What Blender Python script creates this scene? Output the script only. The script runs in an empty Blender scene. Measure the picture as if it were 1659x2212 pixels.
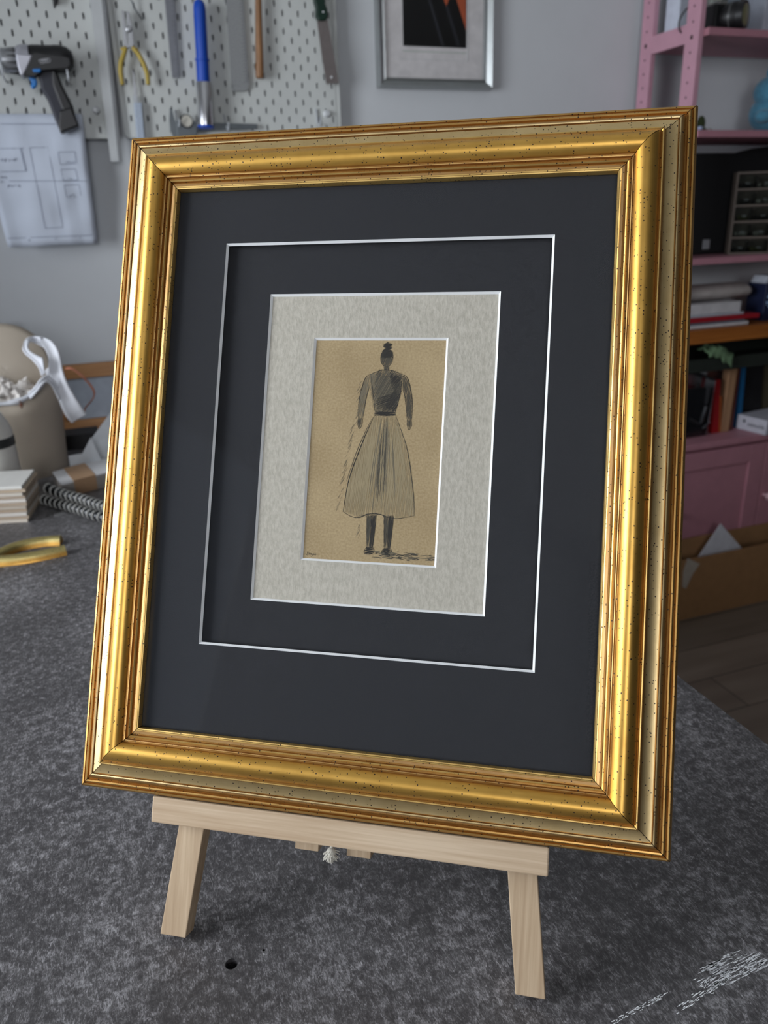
import bpy, math, random
from mathutils import Vector, Matrix, noise as mnoise
random.seed(7)
sc = bpy.context.scene
V = Vector

# ------------------------------------------------------------------ camera
# world: X right along the back wall, Y towards the back wall, Z up; camera lens at the origin
PITCH, ROLL, YAW, FPX = 0.366199904, -0.0332187351, -0.330767304, 1658.456
def cam_axes():
    cp, sp = math.cos(PITCH), math.sin(PITCH)
    f = V((0, cp, -sp)); r = V((1, 0, 0)); u = V((0, sp, cp))
    c, s = math.cos(ROLL), math.sin(ROLL)
    r2 = c*r + s*u; u2 = -s*r + c*u
    Z = Matrix.Rotation(YAW, 3, 'Z')
    return Z@r2, Z@u2, Z@f
CR, CU, CF = cam_axes()
cam_d = bpy.data.cameras.new('camera')
cam = bpy.data.objects.new('camera', cam_d); sc.collection.objects.link(cam); sc.camera = cam
M = Matrix((CR, CU, -CF)).transposed().to_4x4()
cam.matrix_world = M
cam_d.sensor_fit = 'VERTICAL'; cam_d.sensor_height = 34.6; cam_d.sensor_width = 26
cam_d.lens = FPX/2212*34.6
cam_d.clip_start = 0.02
cam_d.dof.use_dof = True; cam_d.dof.focus_distance = 0.54; cam_d.dof.aperture_fstop = 8.5

# ------------------------------------------------------------------ look
vs = sc.view_settings
vs.view_transform = 'Standard'; vs.look = 'None'; vs.gamma = 1; vs.use_curve_mapping = False
vs.exposure = 0.0
sc.cycles.max_bounces = 8; sc.cycles.diffuse_bounces = 4; sc.cycles.glossy_bounces = 4
sc.cycles.transparent_max_bounces = 12; sc.cycles.caustics_reflective = False; sc.cycles.caustics_refractive = False
sc.cycles.sample_clamp_indirect = 4

w = bpy.data.worlds.new('overcast_sky'); sc.world = w; w.use_nodes = True
w.node_tree.nodes['Background'].inputs[0].default_value = (0.55, 0.66, 0.85, 1)
w.node_tree.nodes['Background'].inputs[1].default_value = 1.0

def area(name, loc, target, sx, sy, power, col):
    l = bpy.data.lights.new(name, 'AREA'); l.shape = 'RECTANGLE'; l.size = sx; l.size_y = sy
    l.energy = power; l.color = col
    o = bpy.data.objects.new(name, l); sc.collection.objects.link(o)
    o.location = loc
    o.rotation_euler = (V(target)-V(loc)).to_track_quat('-Z', 'Z').to_euler()
    return o
# daylight outside the two windows
area('daylight_left_window', (-1.46, 0.80, 0.22), (0, 0.80, 0.22), 2.55, 1.1, 122, (0.91, 0.95, 1.0))
area('daylight_front_window', (-0.60, -2.68, 0.62), (-0.60, 0, 0.62), 1.15, 1.2, 34, (0.95, 0.96, 1.0))

# ------------------------------------------------------------------ helpers
def ray(x, y): return CF + (x-829.5)/FPX*CR - (y-1106)/FPX*CU
def onY(x, y, Y): d = ray(x, y); return d*(Y/d.y)      # point of the photo on a plane parallel to the back wall
def onZ(x, y, Z): d = ray(x, y); return d*(Z/d.z)      # ... on a horizontal plane
def onX(x, y, X): d = ray(x, y); return d*(X/d.x)

ROOT = {}
def link(o): sc.collection.objects.link(o)
def tag(o, label=None, cat=None, group=None, kind=None):
    if label: o['label'] = label
    if cat: o['category'] = cat
    if group: o['group'] = group
    if kind: o['kind'] = kind
    return o
def thing(name, label, cat, loc=(0, 0, 0), group=None, mat=None):
    o = bpy.data.objects.new(name, None); link(o); o.empty_display_size = 0.03
    Mx = mat if mat is not None else Matrix.Translation(V(loc))
    o.matrix_world = Mx; ROOT[o] = Mx
    tag(o, label, cat, group); return o

class MB:
    def __init__(s): s.v = []; s.f = []; s.m = []; s.k = []
    def add(s, vs_, fs, mi=0):
        b = len(s.v); s.v += [V(p) for p in vs_]
        for f in fs: s.f.append([b+i for i in f]); s.m.append(mi)
        return s
    def box(s, a, b, mi=0):
        x0, y0, z0 = [min(p, q) for p, q in zip(a, b)]; x1, y1, z1 = [max(p, q) for p, q in zip(a, b)]
        return s.add([(x0,y0,z0),(x1,y0,z0),(x1,y1,z0),(x0,y1,z0),(x0,y0,z1),(x1,y0,z1),(x1,y1,z1),(x0,y1,z1)],
              [(0,3,2,1),(4,5,6,7),(0,1,5,4),(1,2,6,5),(2,3,7,6),(3,0,4,7)], mi)
    def hexa(s, p, mi=0):   # p: 4 bottom + 4 top
        return s.add(p, [(0,3,2,1),(4,5,6,7),(0,1,5,4),(1,2,6,5),(2,3,7,6),(3,0,4,7)], mi)
    def prism(s, pts, vec, mi=0):
        n = len(pts); vec = V(vec); P = [V(p) for p in pts]
        nrm = V((0, 0, 0))
        for i in range(n): nrm += P[i].cross(P[(i+1) % n])
        if nrm.dot(vec) > 0: P.reverse()
        return s.add(P+[p+vec for p in P], [tuple(range(n)), tuple(range(2*n-1, n-1, -1))] +
              [(i, n+i, n+(i+1) % n, (i+1) % n) for i in range(n)], mi)
    def tube(s, pts, r, seg=12, mi=0, cap=True, flat=1.0, up=None):
        P = [V(p) for p in pts]; n = len(P)
        R = r if isinstance(r, (list, tuple)) else [r]*n
        t0 = (P[1]-P[0]).normalized()
        a = V(up) if up else (V((0, 0, 1)) if abs(t0.z) < .9 else V((1, 0, 0)))
        a = (a - t0*a.dot(t0)).normalized()
        vv = []
        for i in range(n):
            t = (P[min(i+1, n-1)]-P[max(i-1, 0)])
            t = t.normalized() if t.length > 1e-9 else t0
            a = (a - t*a.dot(t)).normalized(); b = t.cross(a)
            for k in range(seg):
                an = 2*math.pi*k/seg
                vv.append(P[i]+a*(math.cos(an)*R[i]*flat)+b*(math.sin(an)*R[i]))
        ff = [(i*seg+k, i*seg+(k+1) % seg, (i+1)*seg+(k+1) % seg, (i+1)*seg+k) for i in range(n-1) for k in range(seg)]
        if cap: ff += [tuple(range(seg-1, -1, -1)), tuple((n-1)*seg+k for k in range(seg))]
        return s.add(vv, ff, mi)
    def lathe(s, prof, o, axis=(0, 0, 1), seg=32, mi=0):
        o = V(o); ax = V(axis).normalized()
        return s.tube([o+ax*(t+1e-6*i) for i, (r_, t) in enumerate(prof)], [max(r_, 1e-5) for r_, t in prof], seg, mi) if False else s._lathe(prof, o, ax, seg, mi)
    def _lathe(s, prof, o, ax, seg, mi):
        a = V((0, 0, 1)) if abs(ax.z) < .9 else V((1, 0, 0))
        a = (a-ax*a.dot(ax)).normalized(); b = ax.cross(a); vv = []
        for r_, t in prof:
            for k in range(seg):
                an = 2*math.pi*k/seg
                vv.append(o+ax*t+(a*math.cos(an)+b*math.sin(an))*max(r_, 1e-5))
        n = len(prof)
        ff = [(i*seg+k, i*seg+(k+1) % seg, (i+1)*seg+(k+1) % seg, (i+1)*seg+k) for i in range(n-1) for k in range(seg)]
        ff += [tuple(range(seg-1, -1, -1)), tuple((n-1)*seg+k for k in range(seg))]
        return s.add(vv, ff, mi)
    def ball(s, c, r, seg=16, mi=0, rot=None):
        c = V(c); r = V(r) if not isinstance(r, (int, float)) else V((r, r, r)); vv = []; n = seg//2
        for i in range(n+1):
            th = math.pi*i/n
            for k in range(seg):
                ph = 2*math.pi*k/seg
                q = V((r.x*math.sin(th)*math.cos(ph), r.y*math.sin(th)*math.sin(ph), -r.z*math.cos(th)))
                if rot: q = rot@q
                vv.append(c+q)
        ff = [(i*seg+k, i*seg+(k+1) % seg, (i+1)*seg+(k+1) % seg, (i+1)*seg+k) for i in range(n) for k in range(seg)]
        return s.add(vv, ff, mi)
    def ribbon(s, pts, wd, nrm, mi=0, lift=0.0):
        P = [V(p) for p in pts]; n = len(P); nrm = V(nrm)
        vv = []
        for i in range(n):
            t = (P[min(i+1, n-1)]-P[max(i-1, 0)])
            t = t.normalized() if t.length > 1e-9 else V((1, 0, 0))
            side = t.cross(nrm).normalized()
            ww = wd[i] if isinstance(wd, (list, tuple)) else wd
            vv += [P[i]+side*ww/2+nrm*lift, P[i]-side*ww/2+nrm*lift]
        return s.add(vv, [(2*i, 2*i+2, 2*i+3, 2*i+1) for i in range(n-1)], mi)
    def build(s, name, mats, parent=None, bevel=0, smooth=None, local=False, sub=0, kind=None, label=None, solid=0):
        me = bpy.data.meshes.new(name)
        top = parent
        while top is not None and top.parent is not None: top = top.parent
        vv = s.v; Mx = None
        if parent is not None:
            if not local:
                inv = ROOT[top].inverted(); vv = [inv@p for p in s.v]
        else:
            xs = [p.x for p in vv]; ys = [p.y for p in vv]; zs = [p.z for p in vv]
            c = V(((min(xs)+max(xs))/2, (min(ys)+max(ys))/2, min(zs)))
            Mx = Matrix.Translation(c); vv = [p-c for p in vv]
        me.from_pydata([tuple(p) for p in vv], [], s.f)
        mats = mats if isinstance(mats, (list, tuple)) else [mats]
        for m in mats: me.materials.append(m)
        for p, mi in zip(me.polygons, s.m): p.material_index = mi
        me.validate(); me.update()
        if smooth:
            me.polygons.foreach_set('use_smooth', [True]*len(me.polygons))
            if smooth < 180: me.set_sharp_from_angle(angle=math.radians(smooth))
        o = bpy.data.objects.new(name, me); link(o)
        if parent is not None: o.parent = parent
        else: o.matrix_world = Mx; ROOT[o] = Mx
        if solid:
            md = o.modifiers.new('thickness', 'SOLIDIFY'); md.thickness = solid; md.offset = 0
        if bevel:
            md = o.modifiers.new('bevel', 'BEVEL'); md.width = bevel; md.segments = 2; md.limit_method = 'ANGLE'; md.angle_limit = math.radians(40)
        if sub:
            md = o.modifiers.new('subsurf', 'SUBSURF'); md.levels = sub; md.render_levels = sub
        if kind: o['kind'] = kind
        if label: o['label'] = label
        return o

def srgb(c):
    return tuple((x/255/12.92 if x/255 <= .04045 else ((x/255+.055)/1.055)**2.4) for x in c)+(1,)

def nt(name):
    m = bpy.data.materials.new(name); m.use_nodes = True
    t = m.node_tree; b = t.nodes['Principled BSDF']
    return m, t, b
def N(t, typ, **kw):
    n = t.nodes.new(typ)
    for k, v_ in kw.items():
        if k in n.inputs: n.inputs[k].default_value = v_
        else: setattr(n, k, v_)
    return n
def coords(t, scale=(1, 1, 1), rot=(0, 0, 0), loc=(0, 0, 0)):
    tc = N(t, 'ShaderNodeTexCoord'); mp = N(t, 'ShaderNodeMapping')
    mp.inputs['Scale'].default_value = scale; mp.inputs['Rotation'].default_value = rot; mp.inputs['Location'].default_value = loc
    t.links.new(tc.outputs['Object'], mp.inputs['Vector']); return mp.outputs['Vector']
def ramp(t, fac, stops):
    r = N(t, 'ShaderNodeValToRGB'); e = r.color_ramp.elements
    while len(e) < len(stops): e.new(0.5)
    for el, (p, c) in zip(e, stops): el.position = p; el.color = c
    t.links.new(fac, r.inputs[0]); return r.outputs[0]
def bump(t, b, h, strength=.2, dist=.001):
    n = N(t, 'ShaderNodeBump'); n.inputs['Strength'].default_value = strength; n.inputs['Distance'].default_value = dist
    t.links.new(h, n.inputs['Height']); t.links.new(n.outputs[0], b.inputs['Normal'])
MC = {}
def mat(name, col, rough=.6, metal=0, var=.08, scale=40, bmp=.05, dist=.0006, stretch=(1, 1, 1), spec=.5, coat=0, trans=0, sheen=0):
    """plain paint / plastic / paper: a colour with a little procedural unevenness"""
    if name in MC: return MC[name]
    m, t, b = nt(name)
    c = srgb(col)
    nz = N(t, 'ShaderNodeTexNoise', Scale=scale, Detail=4.0)
    t.links.new(coords(t, stretch), nz.inputs['Vector'])
    lo = tuple(max(0, x*(1-var)) for x in c[:3])+(1,); hi = tuple(min(1, x*(1+var)) for x in c[:3])+(1,)
    t.links.new(ramp(t, nz.outputs['Fac'], [(.3, lo), (.7, hi)]), b.inputs['Base Color'])
    b.inputs['Roughness'].default_value = rough; b.inputs['Metallic'].default_value = metal
    b.inputs['Specular IOR Level'].default_value = spec
    if coat: b.inputs['Coat Weight'].default_value = coat
    if trans: b.inputs['Transmission Weight'].default_value = trans
    if sheen: b.inputs['Sheen Weight'].default_value = sheen
    if bmp: bump(t, b, nz.outputs['Fac'], bmp, dist)
    MC[name] = m; return m
def wood(name, a, b_, axis=0, scale=60, rough=.6, ring=6.0, bmp=.25):
    if name in MC: return MC[name]
    m, t, b = nt(name)
    st = [1, 1, 1]; st[axis] = .06
    nz = N(t, 'ShaderNodeTexNoise', Scale=scale, Detail=6.0, Roughness=.65)
    t.links.new(coords(t, st), nz.inputs['Vector'])
    st2 = [1, 1, 1]; st2[axis] = .03
    n2 = N(t, 'ShaderNodeTexNoise', Scale=scale*ring, Detail=3.0)
    t.links.new(coords(t, st2), n2.inputs['Vector'])
    mx = N(t, 'ShaderNodeMix', data_type='FLOAT'); mx.inputs[0].default_value = .4
    t.links.new(nz.outputs['Fac'], mx.inputs[2]); t.links.new(n2.outputs['Fac'], mx.inputs[3])
    t.links.new(ramp(t, mx.outputs[0], [(.36, srgb(a)), (.5, srgb([(p+q)/2 for p, q in zip(a, b_)])), (.62, srgb(b_))]), b.inputs['Base Color'])
    b.inputs['Roughness'].default_value = rough
    bump(t, b, mx.outputs[0], bmp, .0006)
    MC[name] = m; return m
def thin_glass(name, tint=(1, 1, 1, 1), refl=1.0, rough=0.0):
    if name in MC: return MC[name]
    m = bpy.data.materials.new(name); m.use_nodes = True; t = m.node_tree; t.nodes.clear()
    out = N(t, 'ShaderNodeOutputMaterial'); mx = N(t, 'ShaderNodeMixShader')
    tr = N(t, 'ShaderNodeBsdfTransparent'); tr.inputs[0].default_value = tint
    gl = N(t, 'ShaderNodeBsdfGlossy'); gl.inputs['Roughness'].default_value = rough
    fr = N(t, 'ShaderNodeFresnel'); fr.inputs[0].default_value = 1.45
    mu = N(t, 'ShaderNodeMath', operation='MULTIPLY'); mu.inputs[1].default_value = refl
    t.links.new(fr.outputs[0], mu.inputs[0]); t.links.new(mu.outputs[0], mx.inputs[0])
    t.links.new(tr.outputs[0], mx.inputs[1]); t.links.new(gl.outputs[0], mx.inputs[2]); t.links.new(mx.outputs[0], out.inputs[0])
    MC[name] = m; return m

# ------------------------------------------------------------------ special materials
def table_mat():
    m, t, b = nt('grey_fibre_board')
    big = N(t, 'ShaderNodeTexNoise', Scale=9.0, Detail=3.0); t.links.new(coords(t), big.inputs['Vector'])
    mid = N(t, 'ShaderNodeTexNoise', Scale=130.0, Detail=6.0, Roughness=.75, Distortion=.4); t.links.new(coords(t), mid.inputs['Vector'])
    mx = None
    for k, (an, st) in enumerate(((.5, .3), (1.6, .3), (2.6, .3))):   # felted fibres lying in several directions
        fb = N(t, 'ShaderNodeTexNoise', Scale=620.0, Detail=2.0, Roughness=.6, Distortion=1.3); t.links.new(coords(t, (1, st, 1), (0, 0, an), (k*3, k, 0)), fb.inputs['Vector'])
        if mx is None: mx = fb.outputs['Fac']
        else:
            q = N(t, 'ShaderNodeMath', operation='MAXIMUM'); t.links.new(mx, q.inputs[0]); t.links.new(fb.outputs['Fac'], q.inputs[1]); mx = q.outputs[0]
    a0 = N(t, 'ShaderNodeMath', operation='MULTIPLY'); a0.inputs[1].default_value = .5; t.links.new(mx, a0.inputs[0])
    a1 = N(t, 'ShaderNodeMath', operation='MULTIPLY_ADD'); a1.inputs[1].default_value = .5
    t.links.new(mid.outputs['Fac'], a1.inputs[0]); t.links.new(a0.outputs[0], a1.inputs[2])
    a2 = N(t, 'ShaderNodeMath', operation='MULTIPLY_ADD'); a2.inputs[1].default_value = .15; t.links.new(big.outputs['Fac'], a2.inputs[0]); t.links.new(a1.outputs[0], a2.inputs[2])
    t.links.new(ramp(t, a2.outputs[0], [(.54, srgb((62, 60, 61))), (.62, srgb((88, 86, 87))), (.69, srgb((134, 132, 134))), (.80, srgb((190, 189, 191)))]), b.inputs['Base Color'])
    b.inputs['Roughness'].default_value = .46; b.inputs['Specular IOR Level'].default_value = .6
    bump(t, b, a1.outputs[0], .2, .0005)
    return m
def gold_mat():
    m, t, b = nt('speckled_gold_leaf')
    at = N(t, 'ShaderNodeAttribute', attribute_name='tint')
    co = coords(t)
    # streaky brushing
    nz = N(t, 'ShaderNodeTexNoise', Scale=60.0, Detail=4.0); t.links.new(co, nz.inputs['Vector'])
    mul = N(t, 'ShaderNodeMix', data_type='RGBA', blend_type='MULTIPLY'); mul.inputs[0].default_value = 1
    t.links.new(at.outputs['Color'], mul.inputs[6])
    t.links.new(ramp(t, nz.outputs['Fac'], [(.3, (.86, .82, .76, 1)), (.7, (1, 1, 1, 1))]), mul.inputs[7])
    # fly specks, two sizes, gathered in patches
    def specks(scale, thr, patch, lo, off):
        v_ = N(t, 'ShaderNodeTexVoronoi', Scale=scale); t.links.new(coords(t, loc=off), v_.inputs['Vector'])
        lt = N(t, 'ShaderNodeMath', operation='LESS_THAN'); lt.inputs[1].default_value = thr; t.links.new(v_.outputs['Distance'], lt.inputs[0])
        wn = N(t, 'ShaderNodeSeparateColor'); t.links.new(v_.outputs['Color'], wn.inputs[0])
        pn = N(t, 'ShaderNodeTexNoise', Scale=patch, Detail=2.0); t.links.new(co, pn.inputs['Vector'])
        ad = N(t, 'ShaderNodeMath', operation='MULTIPLY'); t.links.new(wn.outputs[0], ad.inputs[0]); t.links.new(pn.outputs['Fac'], ad.inputs[1])
        gt = N(t, 'ShaderNodeMath', operation='GREATER_THAN'); gt.inputs[1].default_value = lo; t.links.new(ad.outputs[0], gt.inputs[0])
        mm = N(t, 'ShaderNodeMath', operation='MULTIPLY'); t.links.new(lt.outputs[0], mm.inputs[0]); t.links.new(gt.outputs[0], mm.inputs[1])
        return mm.outputs[0]
    s1 = specks(480, .22, 40, .30, (0, 0, 0)); s2 = specks(150, .085, 25, .30, (4, 2, 1))
    mx = N(t, 'ShaderNodeMath', operation='MAXIMUM'); t.links.new(s1, mx.inputs[0]); t.links.new(s2, mx.inputs[1])
    fin = N(t, 'ShaderNodeMix', data_type='RGBA'); t.links.new(mx.outputs[0], fin.inputs[0]); t.links.new(mul.outputs[2], fin.inputs[6])
    fin.inputs[7].default_value = srgb((40, 22, 12))
    t.links.new(fin.outputs[2], b.inputs['Base Color'])
    inv = N(t, 'ShaderNodeMath', operation='MULTIPLY_ADD'); inv.inputs[1].default_value = -.85; inv.inputs[2].default_value = .92; t.links.new(mx.outputs[0], inv.inputs[0])
    t.links.new(inv.outputs[0], b.inputs['Metallic'])
    b.inputs['Roughness'].default_value = .41
    st = N(t, 'ShaderNodeTexNoise', Scale=260.0, Detail=3.0); t.links.new(co, st.inputs['Vector'])
    bump(t, b, st.outputs['Fac'], .12, .0004)
    return m
def mat_board(name, c0, c1, sc1, strength=.4, stretch=(1, 1, 1)):
    m, t, b = nt(name)
    n1 = N(t, 'ShaderNodeTexNoise', Scale=sc1, Detail=3.0, Roughness=.7); t.links.new(coords(t, stretch), n1.inputs['Vector'])
    t.links.new(ramp(t, n1.outputs['Fac'], [(.35, srgb(c0)), (.65, srgb(c1))]), b.inputs['Base Color'])
    b.inputs['Roughness'].default_value = .9; b.inputs['Specular IOR Level'].default_value = .2
    bump(t, b, n1.outputs['Fac'], strength, .0004)
    return m
def floor_mat():
    m, t, b = nt('grey_brown_floor_planks')
    co = coords(t)
    br = N(t, 'ShaderNodeTexBrick'); t.links.new(co, br.inputs['Vector'])
    br.inputs['Scale'].default_value = 1; br.inputs['Brick Width'].default_value = 1.2; br.inputs['Row Height'].default_value = .15
    br.inputs['Mortar Size'].default_value = .0015
    br.inputs['Color1'].default_value = srgb((150, 136, 122)); br.inputs['Color2'].default_value = srgb((124, 112, 100)); br.inputs['Mortar'].default_value = srgb((50, 42, 36))
    nz = N(t, 'ShaderNodeTexNoise', Scale=18.0, Detail=6.0); t.links.new(coords(t, (.12, 1, 1)), nz.inputs['Vector'])
    mu = N(t, 'ShaderNodeMix', data_type='RGBA', blend_type='MULTIPLY'); mu.inputs[0].default_value = 1
    t.links.new(br.outputs['Color'], mu.inputs[6]); t.links.new(ramp(t, nz.outputs['Fac'], [(.3, (.7, .68, .66, 1)), (.7, (1.0, 1, 1, 1))]), mu.inputs[7])
    t.links.new(mu.outputs[2], b.inputs['Base Color']); b.inputs['Roughness'].default_value = .5
    return m

M_table = table_mat(); M_gold = gold_mat()
M_wall = mat('painted_plaster', (208, 211, 214), .9, var=.02, scale=8, bmp=.08)
M_white = mat('white_coated_steel', (205, 208, 205), .45, var=.02, scale=10, bmp=.02)
M_ceil = mat('ceiling_paint', (225, 225, 222), .9)
M_pink = mat('pink_paint', (196, 148, 164), .55, var=.04, scale=25, bmp=.05)
M_pinkd = mat('pink_paint_shelf', (176, 124, 136), .55, var=.05, scale=25)
M_black = mat('black_plastic', (22, 22, 24), .45, var=.2)
M_blackm = mat('matt_black_fabric', (14, 14, 16), .9, var=.3, scale=200)
M_steel = mat('brushed_steel', (170, 172, 175), .35, metal=.9, var=.08, scale=50, stretch=(1, 1, .05))
M_alu = mat('satin_aluminium', (190, 192, 194), .42, metal=.7, var=.05)
M_paper = mat('white_paper', (214, 222, 236), .85, var=.03, scale=9, bmp=.3, dist=.004)
M_card = mat('cardboard', (150, 112, 74), .85, var=.08, scale=30)
M_clear = thin_glass('clear_plastic', (.93, .95, .96, 1), 1.6, .08)
M_pine = wood('pale_pine', (178, 152, 122), (206, 184, 156), 0, 60, .65)
M_pinev = wood('pale_pine_upright', (170, 144, 114), (203, 180, 150), 1, 60, .65)

# ------------------------------------------------------------------ room shell (structure)
WY = 2.24; FZ = -1.30; CZ = 1.30; LX = -1.25; RX = 3.1; BY = -2.5
def struct(name, mb, m, bevel=0): return mb.build(name, m, bevel=bevel, kind='structure')
struct('floor', MB().box((LX-.12, BY-.12, FZ-.05), (RX+.12, WY+.12, FZ)), floor_mat())
struct('ceiling', MB().box((LX-.12, BY-.12, CZ), (RX+.12, WY+.12, CZ+.05)), M_ceil)
struct('wall_back', MB().box((LX-.12, WY, FZ), (RX+.12, WY+.12, CZ)), M_wall)
M_walld = mat('darkened_unseen_wall', (84, 84, 86), .9)  # unseen front and right walls, darkened to reflect less light onto the gold
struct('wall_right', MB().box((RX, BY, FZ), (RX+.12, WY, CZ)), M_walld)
def wall_open(name, axis, c0, c1, a0, a1, o0, o1, z0, z1):
    mb = MB()
    for (p, q, r_, s_) in ((a0, o0, FZ, CZ), (o1, a1, FZ, CZ), (o0, o1, FZ, z0), (o0, o1, z1, CZ)):
        if axis == 'x': mb.box((c0, p, r_), (c1, q, s_))
        else: mb.box((p, c0, r_), (q, c1, s_))
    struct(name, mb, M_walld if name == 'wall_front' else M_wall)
wall_open('wall_left', 'x', LX-.12, LX, BY, WY, -.5, 2.1, -.35, .80)
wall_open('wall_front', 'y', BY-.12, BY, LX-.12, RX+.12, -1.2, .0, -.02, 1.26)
M_winf = mat('window_frame_paint', (228, 228, 226), .5)
def window(name, axis, c, a0, a1, z0, z1):
    r = bpy.data.objects.new(name, None); link(r); ROOT[r] = Matrix.Identity(4); r['kind'] = 'structure'
    def bx(p, q, z0_, z1_, d0, d1, nm, m):
        mb = MB()
        if axis == 'x': mb.box((c+d0, p, z0_), (c+d1, q, z1_))
        else: mb.box((p, c+d0, z0_), (q, c+d1, z1_))
        mb.build(nm, m, r)
    t = .05; mid = (a0+a1)/2
    for (p, q, u, v_) in ((a0, a0+t, z0, z1), (a1-t, a1, z0, z1), (a0+t, a1-t, z0, z0+t), (a0+t, a1-t, z1-t, z1), (mid-.02, mid+.02, z0+t, z1-t)):
        bx(p, q, u, v_, -.09, -.04, 'window_frame', M_winf)
    bx(a0+t, mid-.02, z0+t, z1-t, -.067, -.063, 'pane', thin_glass('window_glass'))
    bx(mid+.02, a1-t, z0+t, z1-t, -.067, -.063, 'pane', thin_glass('window_glass'))
window('window_1', 'x', LX, -.5, 2.1, -.35, .80)
window('window_2', 'y', BY, -1.2, .0, -.02, 1.26)

# ------------------------------------------------------------------ work table
TZ = -0.498
tb = thing('work_table', 'large workbench with a mottled dark grey fibre-board top carrying the easel', 'table', (-.35, 1.0, FZ))
# top as a slab with two small drilled holes
def top_with_holes():
    x0, x1, y0, y1 = -1.22, .553, -.25, 2.16
    mb = MB()
    hs = [(onZ(500, 2082, TZ), .0045, .0135), (onZ(570, 2052, TZ), .0011, .006)]
    # cut the slab into cells round the holes
    xs = sorted([x0, x1]+[h[0].x+s_*h[2] for h in hs for s_ in (-1, 1)]); ys = sorted([y0, y1]+[h[0].y+s_*h[2] for h in hs for s_ in (-1, 1)])
    done = []
    for h, r_, c in hs: done.append((h.x-c, h.x+c, h.y-c, h.y+c))
    for i in range(len(xs)-1):
        for j in range(len(ys)-1):
            cx_, cy_ = (xs[i]+xs[i+1])/2, (ys[j]+ys[j+1])/2
            if any(a < cx_ < b_ and c < cy_ < d for a, b_, c, d in done): continue
            mb.add([(xs[i], ys[j], TZ), (xs[i+1], ys[j], TZ), (xs[i+1], ys[j+1], TZ), (xs[i], ys[j+1], TZ)], [(0, 1, 2, 3)])
    for h, r_, c in hs:
        n = 24; vv = []
        for k in range(n):
            a = 2*math.pi*k/n+math.pi/4; ca, sa = math.cos(a), math.sin(a); q = c/max(abs(ca), abs(sa))
            vv.append((h.x+ca*q, h.y+sa*q, TZ))
        for rr, zz in ((r_, TZ), (r_, TZ-.02)):
            for k in range(n):
                a = 2*math.pi*k/n+math.pi/4; vv.append((h.x+math.cos(a)*rr, h.y+math.sin(a)*rr, zz))
        ff = [(k, (k+1) % n, n+(k+1) % n, n+k) for k in range(n)]+[(n+k, n+(k+1) % n, 2*n+(k+1) % n, 2*n+k) for k in range(n)]
        mb.add(vv, ff)
        mb.add(vv[2*n:], [tuple(range(n))], 1)
    mb.add([(x0, y0, TZ), (x1, y0, TZ), (x1, y1, TZ), (x0, y1, TZ), (x0, y0, TZ-.03), (x1, y0, TZ-.03), (x1, y1, TZ-.03), (x0, y1, TZ-.03)],
           [(0, 4, 5, 1), (1, 5, 6, 2), (2, 6, 7, 3), (3, 7, 4, 0), (4, 7, 6, 5)])
    return mb
top_with_holes().build('table_top', [M_table, M_blackm], tb)
for lx in (-1.15, .44):
    for ly in (-.15, 2.05):
        MB().box((lx-.03, ly-.03, FZ), (lx+.03, ly+.03, TZ-.03)).build('leg', M_black, tb)
# white paint scuffs dragged across the top
mb = MB(); rs = random.Random(3)
def scuff(p0, p1, wpx, n, dens=1.0):
    a = onZ(*p0, TZ); b_ = onZ(*p1, TZ); d = (b_-a); L = d.length; d.normalize(); s_ = V((-d.y, d.x, 0))
    for k in range(n):
        u = rs.uniform(-.5, .5)*wpx*.00033; t0 = rs.random()**.8*L*.85; ll = rs.uniform(.03, .22)*L*dens
        pts = []; wd = []; m_ = 6
        for i in range(m_):
            f = i/(m_-1); pts.append(a+d*(t0+ll*f)+s_*(u+rs.gauss(0, .00012))); wd.append(.00055*rs.uniform(.3, 1.4)*math.sin(math.pi*min(.98, max(.05, f)))+.0001)
        mb.ribbon(pts, wd, (0, 0, 1), 0, .00015)
scuff((1440, 2195), (1659, 2052), 16, 60, .5); scuff((1510, 2135), (1665, 2058), 40, 110, .8); scuff((1320, 2212), (1455, 2138), 9, 70, .4)
scuff((1500, 2106), (1560, 2078), 14, 34, 2.5); scuff((1560, 2072), (1590, 2062), 12, 16, 3); scuff((1510, 2138), (1530, 2120), 12, 14, 3)
mb.build('paint_scuff', mat('dried_white_paint', (244, 246, 250), .7), tb, kind='stuff', label='dried white paint dragged in streaks')

# ------------------------------------------------------------------ gilt picture frame on the easel
FYAW, FTILT = -0.549971964, 0.429286142
CC = V((0.16488588, 0.49842309, -0.16413073))
fw = V((math.cos(FYAW), math.sin(FYAW), 0)); bk = V((-math.sin(FYAW), math.cos(FYAW), 0))
fh = math.cos(FTILT)*V((0, 0, 1))+math.sin(FTILT)*bk; fn = fw.cross(fh)
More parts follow.
